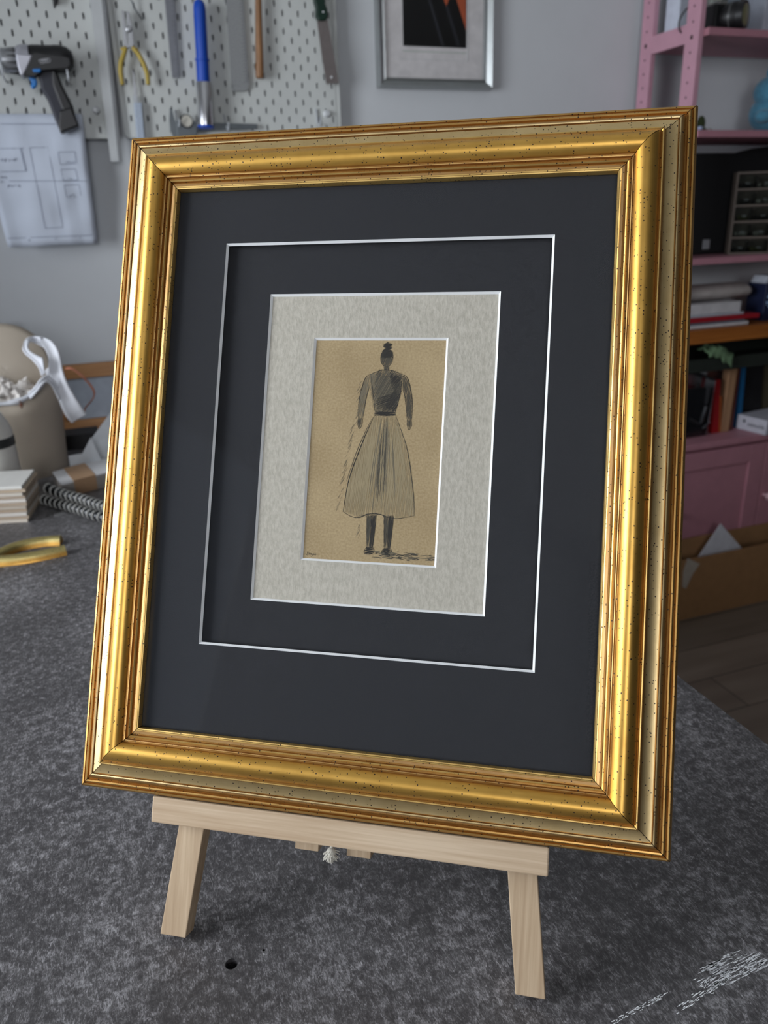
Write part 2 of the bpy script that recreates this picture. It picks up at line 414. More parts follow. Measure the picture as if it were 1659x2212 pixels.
# local x = along the width, y = up the slope, z = out of the picture; millimetres below
BASE = -0.2505
FM = Matrix((fw, fh, fn)).transposed().to_4x4(); FM.translation = CC+fh*BASE
def mm(x, y, z): return V((x/1000, y/1000-BASE, z/1000))
pf = thing('picture_frame', 'large antique gold picture frame leaning on the small pine easel', 'picture frame', mat=FM)
PROF = [(0,13,0),(0,17.2,0),(.25,18,0),(1.0,18.2,0),(1.15,17.5,2),(1.3,18.2,0),(2.0,18.6,0),(2.3,18.3,1),(4,18.1,1),(4.3,17.0,2),(5.3,17.0,2),(5.6,19.0,0),(6.3,19.7,0),(7,19.3,0),
 (7.2,18.1,2),(8.4,18.1,2),(8.6,20.2,1),(9.0,20.4,0),(9.3,19.5,2),(10.2,20.0,2),(11,21.7,3),(12,23.2,3),(13.3,24.5,3),(15,25.6,3),(17,26.1,3),(19,25.9,3),(21,25.0,3),(23,23.3,3),
 (24.6,21.3,3),(25.6,19.3,2),(26.1,18.3,2),(26.6,18.6,0),(27.1,19.3,0),(27.8,19.3,0),(28.3,18.4,1),(28.7,16,2),(29.4,13.2,2),(31,11.9,4),(33,10.9,4),(35,10.2,4),(37,9.7,4),(37.8,9.6,4),
 (38,8.6,2),(38.6,8.6,2),(38.9,10,4),(39.6,10.2,4),(40.3,9.8,1),(41.5,8.6,5),(42.8,6.9,5),(43.2,5.4,2),(44.4,5.0,2),(44.8,6.2,5),(45.8,6.3,5),(46.9,5.2,5),(47.2,3.6,2),(47.9,3.3,2),
 (48.3,4.5,5),(49.4,4.3,5),(50.6,2.8,5),(51.2,1.2,5),(51.6,0,5),(51.6,-10,5),(9,-10,5),(9,13,5)]
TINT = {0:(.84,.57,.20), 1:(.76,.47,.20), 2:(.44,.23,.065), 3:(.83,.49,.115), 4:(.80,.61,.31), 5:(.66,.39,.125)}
M_miter = mat('dark_red_bole', (64, 18, 14), .7)
HA, HB = 210.0, 250.5
def rail(side, A=HA, B=HB):
    # (direction along, outward) for the four sides
    mb = MB(); n = len(PROF); gap = .3
    vv = []
    for e in (-1, 1):
        for s_, z, c in PROF:
            d = 51.6-s_
            if side == 'top': vv.append(mm(e*(A-d-gap), B-d, z))
            if side == 'bottom': vv.append(mm(-e*(A-d-gap), -(B-d), z))
            if side == 'right': vv.append(mm(A-d, -e*(B-d-gap), z))
            if side == 'left': vv.append(mm(-(A-d), e*(B-d-gap), z))
    ff = [(i, i+1, n+i+1, n+i) for i in range(n-1)]+[(n-1, 0, n, 2*n-1)]
    mb.add(vv, ff, 0); mb.add([vv[i] for i in range(n)], [tuple(range(n-1, -1, -1))], 1); mb.add([vv[n+i] for i in range(n)], [tuple(range(n))], 1)
    o = mb.build('frame_rail', [M_gold, M_miter], pf, smooth=32, local=True)
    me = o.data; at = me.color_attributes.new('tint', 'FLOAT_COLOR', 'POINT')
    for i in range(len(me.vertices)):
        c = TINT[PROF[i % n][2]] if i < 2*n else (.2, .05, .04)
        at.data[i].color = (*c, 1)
    return o
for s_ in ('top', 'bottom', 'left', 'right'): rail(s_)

M_dmat = mat_board('charcoal_mat_board', (43, 44, 47), (54, 55, 58), 900, .15)
M_cmat = mat_board('cream_textured_mat_board', (174, 169, 156), (194, 189, 176), 420, .8, (1, .45, 1))
M_core = mat('white_mat_core', (236, 238, 238), .8, var=.01)
def mat_layer(name, z1, outx, outy, ox, oy0, oy1, m, label, th=1.5):
    """a board with a bevelled window: x half ox, y from oy0 to oy1"""
    z0 = z1-th
    O = [(-outx, -outy), (outx, -outy), (outx, outy), (-outx, outy)]
    I = [(-ox, oy0), (ox, oy0), (ox, oy1), (-ox, oy1)]
    b_ = th*1.0
    J = [(-ox+b_, oy0+b_), (ox-b_, oy0+b_), (ox-b_, oy1-b_), (-ox+b_, oy1-b_)]
    mb = MB()
    vv = [mm(*p, z1) for p in O]+[mm(*p, z1) for p in I]+[mm(*p, z0) for p in J]+[mm(*p, z0) for p in O]
    mb.add(vv, [(i, (i+1) % 4, 4+(i+1) % 4, 4+i) for i in range(4)]+[(12+(i+1) % 4, 12+i, 8+i, 8+(i+1) % 4) for i in range(4)]+[((i+1) % 4, i, 12+i, 12+(i+1) % 4) for i in range(4)])
    o = mb.build(name, m, pf, local=True, label=label)
    MB().add(vv[4:12], [(i, (i+1) % 4, 4+(i+1) % 4, 4+i) for i in range(4)]).build('bevel', M_core, o, local=True, label='white bevelled cut edge')
    return o
mat_layer('mat_board', 12, 165, 205.5, 119.1, -136.2, 159.1, M_dmat, 'outer charcoal mat board')
mat_layer('mat_board', 6, 165, 205.5, 84.2, -102.3, 122.4, M_dmat, 'inner recessed charcoal mat board')
mat_layer('mat_board', 4.4, 165, 205.5, 49.1, -71.6, 90.2, M_cmat, 'cream textured mat board around the print')
# print: aged paper with a charcoal sketch of a plain standing figure
def print_paper():
    m, t, b = nt('aged_tan_paper')
    n1 = N(t, 'ShaderNodeTexNoise', Scale=18.0, Detail=4.0); t.links.new(coords(t), n1.inputs['Vector'])
    n2 = N(t, 'ShaderNodeTexNoise', Scale=700.0, Detail=2.0); t.links.new(coords(t), n2.inputs['Vector'])
    mx = N(t, 'ShaderNodeMix', data_type='FLOAT'); mx.inputs[0].default_value = .5; t.links.new(n1.outputs['Fac'], mx.inputs[2]); t.links.new(n2.outputs['Fac'], mx.inputs[3])
    t.links.new(ramp(t, mx.outputs[0], [(.38, srgb((158, 138, 104))), (.62, srgb((180, 160, 124)))]), b.inputs['Base Color'])
    b.inputs['Roughness'].default_value = .9; b.inputs['Specular IOR Level'].default_value = .2
    return m
art = MB().box(mm(-60, -90, 2.2), mm(60, 100, 2.8)).build('print', print_paper(), pf, local=True, label='tan sheet with a charcoal sketch')
def sketch():
    mb = MB(); rs = random.Random(11); Z = 2.9; lay = [0]
    def stroke(pts, w0, tone, taper=True, jit=.12, n=None):
        # catmull through the points
        P = [V((p[0], p[1], 0)) for p in pts]; Q = [P[0]]+P+[P[-1]]; out = []
        k = n or max(4, int(sum((P[i+1]-P[i]).length for i in range(len(P)-1))/len(P)*1.2)+3)
        for i in range(1, len(Q)-2):
            for j in range(k):
                t_ = j/k; a, b_, c, d = Q[i-1], Q[i], Q[i+1], Q[i+2]
                out.append(.5*((2*b_)+(c-a)*t_+(2*a-5*b_+4*c-d)*t_*t_+(3*b_-a-3*c+d)*t_**3))
        out.append(P[-1]); m_ = len(out); lay[0] += 1
        z = Z+.00006*lay[0]
        pts3 = []; wd = []
        for i, q in enumerate(out):
            f = i/(m_-1); pts3.append(mm(q.x+rs.gauss(0, jit*.4), q.y+rs.gauss(0, jit*.4), z))
            wd.append(w0/1000*((.25+.75*math.sin(math.pi*min(.97, max(.03, f)))) if taper else 1)*rs.uniform(.75, 1.15))
        mb.ribbon(pts3, wd, (0, 0, 1), tone)
    def fillp(poly, tone, dens, ang, w0=.5, jit=.5):
        # hatch a polygon with parallel strokes at angle ang (degrees)
        ca, sa = math.cos(math.radians(ang)), math.sin(math.radians(ang))
        R = [(x*ca+y*sa, -x*sa+y*ca) for x, y in poly]
        y = min(p[1] for p in R)
        while y < max(p[1] for p in R):
            xs = []
            for i in range(len(R)):
                (x0, y0), (x1, y1) = R[i], R[(i+1) % len(R)]
                if (y0 <= y) != (y1 <= y): xs.append(x0+(y-y0)/(y1-y0)*(x1-x0))
            xs.sort()
            for i in range(0, len(xs)-1, 2):
                a, b_ = xs[i]+rs.uniform(-jit, jit), xs[i+1]+rs.uniform(-jit, jit)
                if b_-a > .3:
                    mid = (a+b_)/2; yy = y+rs.uniform(-.2, .2)
                    pts = [(a*ca-yy*sa, a*sa+yy*ca), (mid*ca-(yy+.2)*sa, mid*sa+(yy+.2)*ca), (b_*ca-yy*sa, b_*sa+yy*ca)]
                    stroke(pts, w0*rs.uniform(.7, 1.4), tone, jit=.08, n=3)
            y += dens*rs.uniform(.7, 1.3)
    # a plain figure seen from behind, upright, arms hanging, long skirt
    head = [(5.5+4.6*math.cos(a)*1.0, 76+6.2*math.sin(a)) for a in [i*math.pi/8 for i in range(16)]]
    fillp(head, 1, .35, 70, .5); fillp([(1, 76), (10, 76), (9.5, 81), (6, 83.5), (2, 81)], 0, .3, 30, .6); fillp([(3, 82), (8.5, 82), (9, 86), (5.8, 87.5), (2.6, 86)], 0, .3, 10, .6)
    stroke(head+[head[0]], .45, 0); fillp([(3.6, 66), (7.6, 66), (7.4, 71), (3.8, 71)], 1, .4, 80, .4)
    torso = [(-6, 64), (2, 67), (9, 67), (18, 64), (17.5, 50), (14, 36), (-1, 36), (-5, 50)]
    fillp(torso, 2, .45, 75, .6, 1); fillp([(-1, 66), (8, 67), (17.5, 63), (17, 50), (13.5, 37), (2, 37), (-3, 50)], 1, .6, 62, .5, 2); fillp([(8, 66), (17.5, 63), (17, 50), (13.5, 37), (4, 38), (12, 52)], 0, .55, 55, .5, 2); fillp([(-2, 46), (15, 52), (14, 38), (0, 38)], 0, .7, 20, .45, 2)
    fillp([(-1, 37), (14, 37), (14.5, 34), (-1.5, 34)], 0, .35, 5, .6)
    stroke([(-6, 64), (2, 67), (9, 67), (18, 64)], .6, 0); stroke([(-5.5, 63), (-3.5, 52), (-1, 37)], .5, 0); stroke([(17.5, 62), (16.5, 50), (14, 37)], .6, 0)
    for sg, x0, x1, x2 in ((-1, -6.5, -10.5, -11), (1, 18.5, 23, 24)):
        arm = [(x0, 64), (x0+sg*3.5, 60), (x1+sg*2.5, 46), (x2+sg*2, 32), (x2-sg*1.5, 32), (x1-sg*2.5, 46), (x0-sg*.5, 55)]
        fillp(arm, 2 if sg < 0 else 1, .45, 80, .5); stroke(arm[:4], .55, 0); stroke(arm[4:], .4, 0)
        hand = [(x2+sg*1.8, 32), (x2+sg*2.2, 28), (x2+sg*.5, 24.5), (x2-sg*1.2, 28), (x2-sg*1.3, 32)]
        fillp(hand, 1, .4, 85, .35); stroke(hand, .35, 0)
    skirt = [(-1.5, 34), (14.5, 34), (24, 10), (30, -20), (31.5, -36), (20, -38.5), (6, -36), (-8, -39), (-20, -35.5), (-17, -12), (-9, 14)]
    fillp(skirt, 3, .8, 86, .8, 1)
    for k in range(46):   # folds fanning from the waist
        f = rs.random(); x0 = -1+15*f; x1 = -18+48*f; t0 = rs.uniform(0, .45); t1 = min(1, t0+rs.uniform(.25, .6))
        P = lambda t_: (x0+(x1-x0)*(t_**.85), 34-71*t_)
        stroke([P(t0), P((t0+t1)/2), P(t1)], rs.uniform(.3, .8), 2 if .25 < f < .8 else 3)
    for k in range(26):
        f = rs.uniform(.42, .62); x0 = -1+15*f; x1 = -18+48*f; t0 = rs.uniform(0, .5); t1 = min(1, t0+rs.uniform(.2, .5))
        P = lambda t_: (x0+(x1-x0)*(t_**.85), 34-71*t_)
        stroke([P(t0), P((t0+t1)/2), P(t1)], rs.uniform(.3, .6), 1)
    stroke([(-1.5, 34), (-9, 14), (-17, -12), (-20, -35.5)], .8, 0); stroke([(-3, 32), (-12, 10), (-19, -14)], .5, 1); stroke([(14.5, 34), (24, 10), (30, -20), (31.5, -36)], .6, 1)
    stroke([(-20, -35.5), (-14, -38.5), (-8, -39), (-2, -36.5), (6, -36), (13, -38), (20, -38.5), (31.5, -36)], .7, 0)
    for x in (0.5, 13):
        leg = [(x-3, -37), (x+4, -37), (x+3.2, -50), (x+2.6, -60), (x-1.6, -60), (x-2.2, -50)]
        fillp(leg, 1, .4, 85, .6); fillp([(x+.8, -37), (x+4, -37), (x+3.2, -50), (x+2.6, -60), (x+.4, -60)], 0, .4, 85, .6); stroke(leg[1:4], .5, 0); stroke([leg[0], leg[5], leg[4]], .5, 0)
        shoe = [(x-2, -60), (x+3, -60), (x+3.6, -63), (x+1, -64.6), (x-3, -64.4), (x-3.4, -62.5)]
        fillp(shoe, 0, .4, 15, .6); stroke(shoe+[shoe[0]], .5, 0)
    for k in range(90):   # ground shadow to the right
        x = rs.uniform(2, 46); y = -62.5-rs.random()*4.5+rs.gauss(0, .5); stroke([(x, y), (x+rs.uniform(2, 6), y+rs.uniform(-.7, .7))], rs.uniform(.3, .9), rs.choice((0, 1, 1, 2)), n=3)
    for k in range(60):   # loose hatching on the left of the figure
        y = rs.uniform(-56, 60); x = (-11 if y > 30 else -14-(34-y)*.12 if y > -36 else -6)-rs.random()*2; l = rs.uniform(2, 6)
        stroke([(x, y), (x-l*.55, y-l)], rs.uniform(.15, .35), 2, n=3)
    # small written signature at the lower left
    def pen(pts): stroke([(-45.2+x*1.05, -67.8+y*1.05) for x, y in pts], .26, 1, False, .03)
    pen([(0, 2), (1.2, 2.1), (1.7, 1.2), (1, .1), (0, 0), (.5, 1), (.6, 2)])
    pen([(2, .6), (2.7, 1), (2.6, 1.4), (2.1, 1.2), (2.1, .4), (2.8, .2)])
    pen([(4.1, 1.1), (3.5, 1.2), (3.3, .6), (3.8, .3), (4.1, .9), (4.1, -.4), (3.6, -.9), (3.2, -.6)])
    pen([(5.5, 1.1), (4.9, 1.1), (4.8, .4), (5.3, .3), (5.5, 1), (5.6, .3), (5.9, .3)])
    pen([(6.9, 1.1), (6.4, 1), (6.8, .6), (6.4, .2), (6.1, .3)])
    return mb
sketch().build('charcoal_drawing', [mat('charcoal_black', (48, 46, 42), .95), mat('charcoal_dark', (76, 72, 62), .95), mat('charcoal_mid', (112, 104, 86), .95), mat('charcoal_pale', (150, 136, 106), .95)],
               art, local=True, label='charcoal sketch of a plain standing figure in a long skirt')
MB().box(mm(-165, -205.5, 12.15), mm(165, 205.5, 12.9)).build('glass_pane', thin_glass('picture_glass', (1, 1, 1, 1), .15), pf, local=True)
MB().box(mm(-166, -206, -7), mm(166, 206, -4)).build('backing_board', M_card, pf, local=True)

# ------------------------------------------------------------------ pine easel
ez = thing('table_easel', 'small pale pine tabletop easel holding up the gold frame', 'easel', mat=FM)
MB().hexa([mm(-151, -269.5, -22), mm(133.9, -269.5, -22), mm(133.9, -269.5, 3), mm(-151, -269.5, 3), mm(-151, -250.7, -22), mm(133.9, -250.7, -22), mm(133.9, -250.7, 3), mm(-151, -250.7, 3)]).build('ledge', M_pine, ez, bevel=.0011, local=True, label='horizontal ledge bar')
def eleg(xt, xb, wd):
    yt, yb = 190, -355.2
    sl = (xt-xb)/(-270+355.6)
    X = lambda y: xb+sl*(y-yb)
    MB().hexa([mm(X(yb), yb, -26), mm(X(yb)+wd, yb, -26), mm(X(yb)+wd, yb, -12), mm(X(yb), yb, -12), mm(X(yt), yt, -26), mm(X(yt)+wd, yt, -26), mm(X(yt)+wd, yt, -12), mm(X(yt), yt, -12)]).build('leg', M_pinev, ez, bevel=.0006, local=True)
eleg(-135.3, -144.6, 20.2); eleg(106.5, 116.2, 20.0)
MB().hexa([mm(-80, 150, -34), mm(72, 150, -34), mm(72, 150, -26.2), mm(-80, 150, -26.2), mm(-80, 168, -34), mm(72, 168, -34), mm(72, 168, -26.2), mm(-80, 168, -26.2)]).build('cross_bar', M_pine, ez, local=True)
for x0 in (-49, -9.5): # the twin mast slats whose ends show under the ledge
    MB().box(mm(x0, -285.5, -38), mm(x0+18, 140, -26.5)).build('mast_slat', M_pinev, ez, bevel=.0004, local=True)
mb = MB().box(mm(-50, -262, -22.5), mm(9.5, -255, -26.4)); mb.build('mast_block', M_pine, ez, local=True)
# rear strut down to the table
hp = FM@mm(-4, 150, -40); ft = V((hp.x+bk.x*.22, hp.y+bk.y*.22, TZ))
ax = (ft-hp).normalized(); sx = fw; sz = ax.cross(sx).normalized()
p = [hp+ax*0+sx*a*.01+sz*b_*.006 for a, b_ in ((-1, -1), (1, -1), (1, 1), (-1, 1))]; L = (ft-hp).length-.012
MB().hexa(p+[q+ax*L for q in p]).build('rear_leg', M_pinev, ez)
mb = MB(); rs = random.Random(5)
for k in range(110):
    a = mm(-20, -281.5, -22); d = V((rs.gauss(0, 1), rs.gauss(-.7, .9), rs.gauss(.3, .8))).normalized(); L = rs.uniform(.003, .0062)
    mb.tube([a, a+d*L*.5+V((0, -.001, 0)), a+d*L+V((rs.gauss(0, .001), -.003, 0))], .00028, 4)
mb.ball(mm(-20, -282.5, -22), .0036, 10); mb.tube([mm(-20, -284, -22), mm(-20, -268, -23)], .0012, 8)
mb.build('cord_knot', mat('frayed_white_cord', (222, 218, 205), .9), ez, local=True, smooth=180, label='frayed white end of the cord')

# ------------------------------------------------------------------ pegboards
PY = 2.205
def pegboard(label, x0, x1, z0, z1, cx0, cz0, vis):
    r = thing('pegboard', label, 'pegboard', ((x0+x1)/2, PY, z0))
    mb = MB(); hx, hz, rr = .0025, .0075, .0025
    cols = int(round((x1-x0)/.02))-1
    k0 = math.ceil((x0+.015-cx0)/.02); ncell = 0
    y0, y1 = PY, PY+.005
    k = k0; xa = None
    used = []
    while cx0+.02*k < x1-.012:
        x = cx0+.02*k; par = k % 2
        zb = cz0+(.02 if par else 0)
        j = 0; zs = []
        while zb-.04*0+.04*j < z1-.015: zs.append(zb+.04*j); j += 1
        zs = [z for z in zs if z > z0+.012]
        used.append((x, zs)); k += 1
    xs0 = used[0][0]-.01; xs1 = used[-1][0]+.01
    def q(a, b_, c, d): mb.add([(a, y0, c), (b_, y0, c), (b_, y0, d), (a, y0, d)], [(0, 1, 2, 3)])
    rc = .012
    n_arc = 6
    # face margins with rounded corners
    for x, zs in used:
        a, b_ = x-.01, x+.01
        q(a, b_, z0, zs[0]-.02); q(a, b_, zs[-1]+.02, z1)
        for z in zs:
            n = 16; ov = []; iv = []
            for t_ in range(n):
                an = 2*math.pi*(t_+.5)/n; ca, sa = math.cos(an), math.sin(an)
                s_ = min(.01/abs(ca), .02/abs(sa)); ov.append((ca*s_, sa*s_))
                u = max(-(hz-rr), min(hz-rr, sa*hz*1.2)); iv.append((ca*rr, u+sa*rr))
            # snap nearest outer points to the cell corners so that cells tile
            for cxr, czr in ((1, 1), (-1, 1), (-1, -1), (1, -1)):
                bi = min(range(n), key=lambda i: (ov[i][0]-cxr*.01)**2+(ov[i][1]-czr*.02)**2); ov[bi] = (cxr*.01, czr*.02)
            vv = [(x+p_[0], y0, z+p_[1]) for p_ in ov]+[(x+p_[0], y0, z+p_[1]) for p_ in iv]+[(x+p_[0], y1, z+p_[1]) for p_ in iv]
            mb.add(vv, [(i, (i+1) % n, n+(i+1) % n, n+i) for i in range(n)]+[(n+i, n+(i+1) % n, 2*n+(i+1) % n, 2*n+i) for i in range(n)])
    for sgn, xe, xi in ((-1, x0, xs0), (1, x1, xs1)):
        pts = []
        for cz, a0 in ((z1-rc, 90), (z0+rc, 0)):
            for i in range(n_arc+1):
                a = math.radians((a0-90*0) - i*90/n_arc) if a0 == 90 else math.radians(-i*90/n_arc)
                pts.append((xe-sgn*rc+sgn*rc*math.cos(a), cz+rc*math.sin(a)))
        poly = [(xi, z1)]+pts+[(xi, z0)]
        vv = [(p_[0], y0, p_[1]) for p_ in poly]; m_ = len(vv)
        f = tuple(range(m_)) if sgn < 0 else tuple(range(m_-1, -1, -1))
        mb.add(vv, [f])
        # rolled edge
        vv2 = vv[1:-1]; m2 = len(vv2)
        mb.add(vv2+[(a, PY+.013, c) for a, b_, c in vv2], [((i, i+1, m2+i+1, m2+i) if sgn < 0 else (i+1, i, m2+i, m2+i+1)) for i in range(m2-1)])
    mb.add([(x0+rc, y0, z0), (x1-rc, y0, z0), (x1-rc, PY+.013, z0), (x0+rc, PY+.013, z0)], [(0, 1, 2, 3)])
    mb.add([(x0+rc, y0, z1), (x1-rc, y0, z1), (x1-rc, PY+.013, z1), (x0+rc, PY+.013, z1)], [(3, 2, 1, 0)])
    mb.build('perforated_panel', M_white, r)
    for sx_ in (x0+.05, x1-.05):
        for sz_ in (z0+.05, z1-.05): MB().lathe([(.008, 0), (.008, WY-PY-.006)], (sx_+.01, PY+.0055, sz_), (0, 1, 0), 12).build('wall_spacer', M_black, r)
    return r
pegboard('white slotted pegboard on the wall behind the cordless drill, left of the long white rule', -.47, .092, .203, .763, -.106, .222, 0)
pegboard('white slotted pegboard on the wall holding pliers, rulers, blue tube and saw', .110, .672, .204, .764, .111, .228, 0)

def PW(px, py, Y=PY): return onY(px, py, Y)
def poly(mb, pts, Y, th, mi=0):
    """outline standing parallel to the wall, front face at Y, thickness th towards the wall"""
    mb.prism([PW(x, y, Y) for x, y in pts], (0, th, 0), mi); return mb
def base(px, py, Y): return PW(px, py, Y)
def hook(x, y, Y, label=None):
    pass

# --- cordless drill
DY = 2.135
dr = thing('cordless_drill', 'black and silver cordless drill with blue trigger hanging nose left on the pegboard', 'drill', base(95, 285, DY+.03))
P0, P1 = PW(62, 130, DY+.03), PW(132, 127, DY+.03)
M_dg = mat('dark_grey_rubber', (52, 53, 62), .6); M_sil = mat('silver_grey_casting', (172, 172, 180), .4, metal=.4); M_blue = mat('bright_blue_plastic', (10, 120, 200), .4)
c0 = PW(64, 126, DY+.02); c1 = PW(135, 128, DY+.02); axd = (c1-c0); LL = axd.length; axd.normalize()
mb = MB(); mb.lathe([(.0, -.002), (.026, 0), (.0275, .01), (.0275, LL*.7), (.0285, LL*.8), (.028, LL), (.025, LL+.012), (.017, LL+.022), (.0, LL+.025)], c0, axd, 28)
mb.build('motor_housing', M_black, dr, smooth=60)
mb = MB(); poly(mb, [(62, 118), (74, 112), (108, 117), (134, 120), (150, 124), (153, 140), (146, 148), (92, 152), (76, 166), (52, 164), (58, 140)], DY-.0125, .025)
mb.build('side_cover', M_black, dr, bevel=.002)
g0 = PW(36, 129, DY+.02); mb = MB(); mb.lathe([(.0, 0), (.024, 0), (.029, .006), (.031, .014), (.031, .028), (.0, .03)], g0, axd, 24)
mb.build('gear_collar', M_sil, dr, smooth=40)
mb = MB(); poly(mb, [(33, 114), (71, 118), (66, 132), (51, 164), (44, 163), (37, 140)], DY-.0145, .05); mb.build('gear_case', M_sil, dr, bevel=.004)
k0 = PW(2, 131, DY+.02); mb = MB(); mb.lathe([(.012, -.004), (.022, 0), (.026, .004), (.026, .026), (.023, .036), (.02, .04)], k0, axd, 24)
ch = mb.build('chuck', mat('grey_metal_chuck', (160, 162, 166), .3, metal=.5), dr, smooth=40)
for k in range(12):
    an = 2*math.pi*(k+.5)/12; o_ = k0+axd*.008; a_ = V((0, 0, 1)); b_ = axd.cross(a_)
    rr_ = lambda t_: (a_*math.cos(an)+b_*math.sin(an))*t_
    MB().tube([o_+rr_(.0245), o_+axd*.028+rr_(.0245)], [.0012, .0036], 6).build('grip_groove', M_black, ch)
mb = MB(); hp_ = [(84, 150), (112, 148), (121, 178), (140, 222), (164, 268), (158, 276), (131, 286), (118, 256), (102, 214), (88, 192), (86, 176), (79, 160)]
poly(mb, hp_, DY+.004, .032); mb.build('handle_grip', M_dg, dr, bevel=.007)
mb = MB(); poly(mb, [(108, 146), (122, 150), (134, 182), (158, 230), (168, 270), (150, 276), (128, 226), (112, 184)], DY+.001, .038); mb.build('handle_back', M_black, dr, bevel=.006)
mb = MB(); poly(mb, [(128, 238), (154, 230), (171, 272), (131, 288), (126, 274)], DY-.001, .042); mb.build('battery', mat('battery_black', (14, 14, 17), .4), dr, bevel=.004)
mb = MB(); poly(mb, [(57, 164), (76, 164), (80, 176), (79, 186), (71, 192), (66, 188), (68, 178), (64, 170)], DY+.008, .016); mb.build('trigger', M_blue, dr, bevel=.003)
mb = MB(); poly(mb, [(70, 149), (88, 148), (87, 156), (72, 156)], DY-.0155, .006); mb.build('direction_switch', M_blue, dr, bevel=.0015)
mb = MB(); bp = [(84, 129), (106, 126), (109, 129), (108, 134), (88, 137), (85, 134)]
poly(mb, bp, DY-.0135, .002); bd = mb.build('badge_plate', mat('badge_grey', (60, 60, 66), .4), dr)
mb = MB()
pts = [PW(x, y, DY-.0138) for x, y in bp+[bp[0]]]; mb.ribbon(pts, .0007, (0, -1, 0))
for y_ in (129.5, 133):
    x_ = 88
    while x_ < 104: mb.ribbon([PW(x_, y_-.15*(x_-88)*.6, DY-.0138), PW(x_+1.6, y_-.15*(x_-87)*.6, DY-.0138)], .0017 if y_ < 131 else .0012, (0, -1, 0)); x_ += 2.3
mb.build('badge_lettering', mat('badge_silver', (178, 178, 182), .4), bd)
mb = MB()
for x_ in (112, 118): mb.ribbon([PW(x_, 117, DY-.0135), PW(x_+9, 116, DY-.0135)], .001, (0, -1, 0))
# clear hooks carrying the drill
def peg_hook(label, pts, r_=.0022, m=None):
    mb = MB().tube([p_ for p_ in pts], r_, 8); o = mb.build('wall_hook', m or mat('pale_wire_hook', (205, 208, 212), .3), smooth=180)
    tag(o, label, 'hook', 'pegboard hooks'); return o
def hook_at(px, py, label, drop=.03, Y0=PY, out=.075, m=None, r_=.0022):
    a = PW(px, py, PY-out); t_ = V((a.x, PY+.004, a.z-.0+drop*.4))
    peg_hook(label, [V((a.x, PY+.008, a.z-drop*.0-.012)), V((a.x, PY-.004, a.z-.012)), V((a.x, PY-out+.006, a.z-.012)), V((a.x, PY-out, a.z-.006)), V((a.x, PY-out, a.z+drop-.012))], r_, m)
hook_at(146, 158, 'white hook tip curling out below the rear of the cordless drill', .024)
hook_at(4, 152, 'white hook below the chuck of the cordless drill at the left picture edge', .03)

# --- dark tool end at the very top edge
o = poly(MB(), [(112, -30), (124, -30), (125, -4), (121, 8), (116, 8), (112, -4)], PY-.02, .02).build('tool_handle', M_black, bevel=.003)
tag(o, 'black tool handle end poking in at the top above the left pegboard', 'tool')

# --- pinned drawing sheet
def sheet():
    mb = MB(); c = [(-70, 250), (178, 243), (211, 527), (18, 535)]
    A, B, C_, D = [PW(x, y, PY-.012) for x, y in ((-60, 246), (177, 246), (211, 526), (18, 534))]
    nx, nz = 16, 22; vv = []
    for j in range(nz+1):
        v_ = j/nz
        for i in range(nx+1):
            u = i/nx; p_ = A.lerp(B, u).lerp(D.lerp(C_, u), v_)
            off = .004*math.sin(u*5+v_*3)+.005*abs(math.sin(v_*math.pi*1.0))**.5*-1+.007*mnoise.noise(V((u*4, v_*5, 0)))+.004*mnoise.noise(V((u*9, v_*3, 7)))
            fold = -.006*max(0, 1-abs(v_-.55)/.12)
            if v_ < .12: off *= v_/.12
            vv.append(V((p_.x, PY-.0125+off*.9+fold*.8-.0, p_.z)))
    ff = [(j*(nx+1)+i, j*(nx+1)+i+1, (j+1)*(nx+1)+i+1, (j+1)*(nx+1)+i) for j in range(nz) for i in range(nx)]
    ff = [tuple(reversed(f)) for f in ff]
    mb.add(vv, ff)
    return mb, vv, nx, nz, (A, B, C_, D)
mbs, vvs, nx, nz, cor = sheet()
shr = thing('drawing_sheet', 'large creased white sheet with faint ruled drawings hanging under the cordless drill', 'paper', V((cor[3].x, PY-.012, cor[3].z)))
mbs.build('sheet', M_paper, shr, smooth=180, solid=.0004)
def on_sheet(px, py):
    # nearest point on the sheet grid to the photo ray, slightly in front
    q_ = PW(px, py, PY-.012); best = min(vvs, key=lambda p_: (p_.x-q_.x)**2+(p_.z-q_.z)**2)
    y_ = best.y
    r_ = onY(px, py, y_-.001); return V((r_.x, y_-.0012, r_.z))
mb = MB()
def ln(a, b_, w_=.0011):
    n = 14; mb.ribbon([on_sheet(a[0]+(b_[0]-a[0])*i/n, a[1]+(b_[1]-a[1])*i/n) for i in range(n+1)], w_, (0, -1, 0))
for a, b_ in [((0, 321), (52, 320)), ((44, 321), (56, 370)), ((46, 321), (58, 370)), ((0, 371), (56, 370)), ((64, 319), (104, 318)), ((64, 319), (98, 493)), ((104, 318), (136, 491)), ((98, 493), (136, 491)),
     ((126, 329), (162, 328)), ((126, 329), (130, 355)), ((162, 328), (165, 353)), ((130, 355), (163, 353)), ((132, 366), (162, 365)), ((132, 366), (137, 390)), ((137, 390), (169, 389)), ((163, 365), (169, 389)),
     ((139, 400), (170, 399)), ((139, 400), (144, 426)), ((144, 426), (165, 425)), ((171, 399), (175, 422)), ((16, 515), (200, 508)), ((0, 268), (120, 268)), ((20, 391), (190, 391))]: ln(a, b_)
rs = random.Random(2)
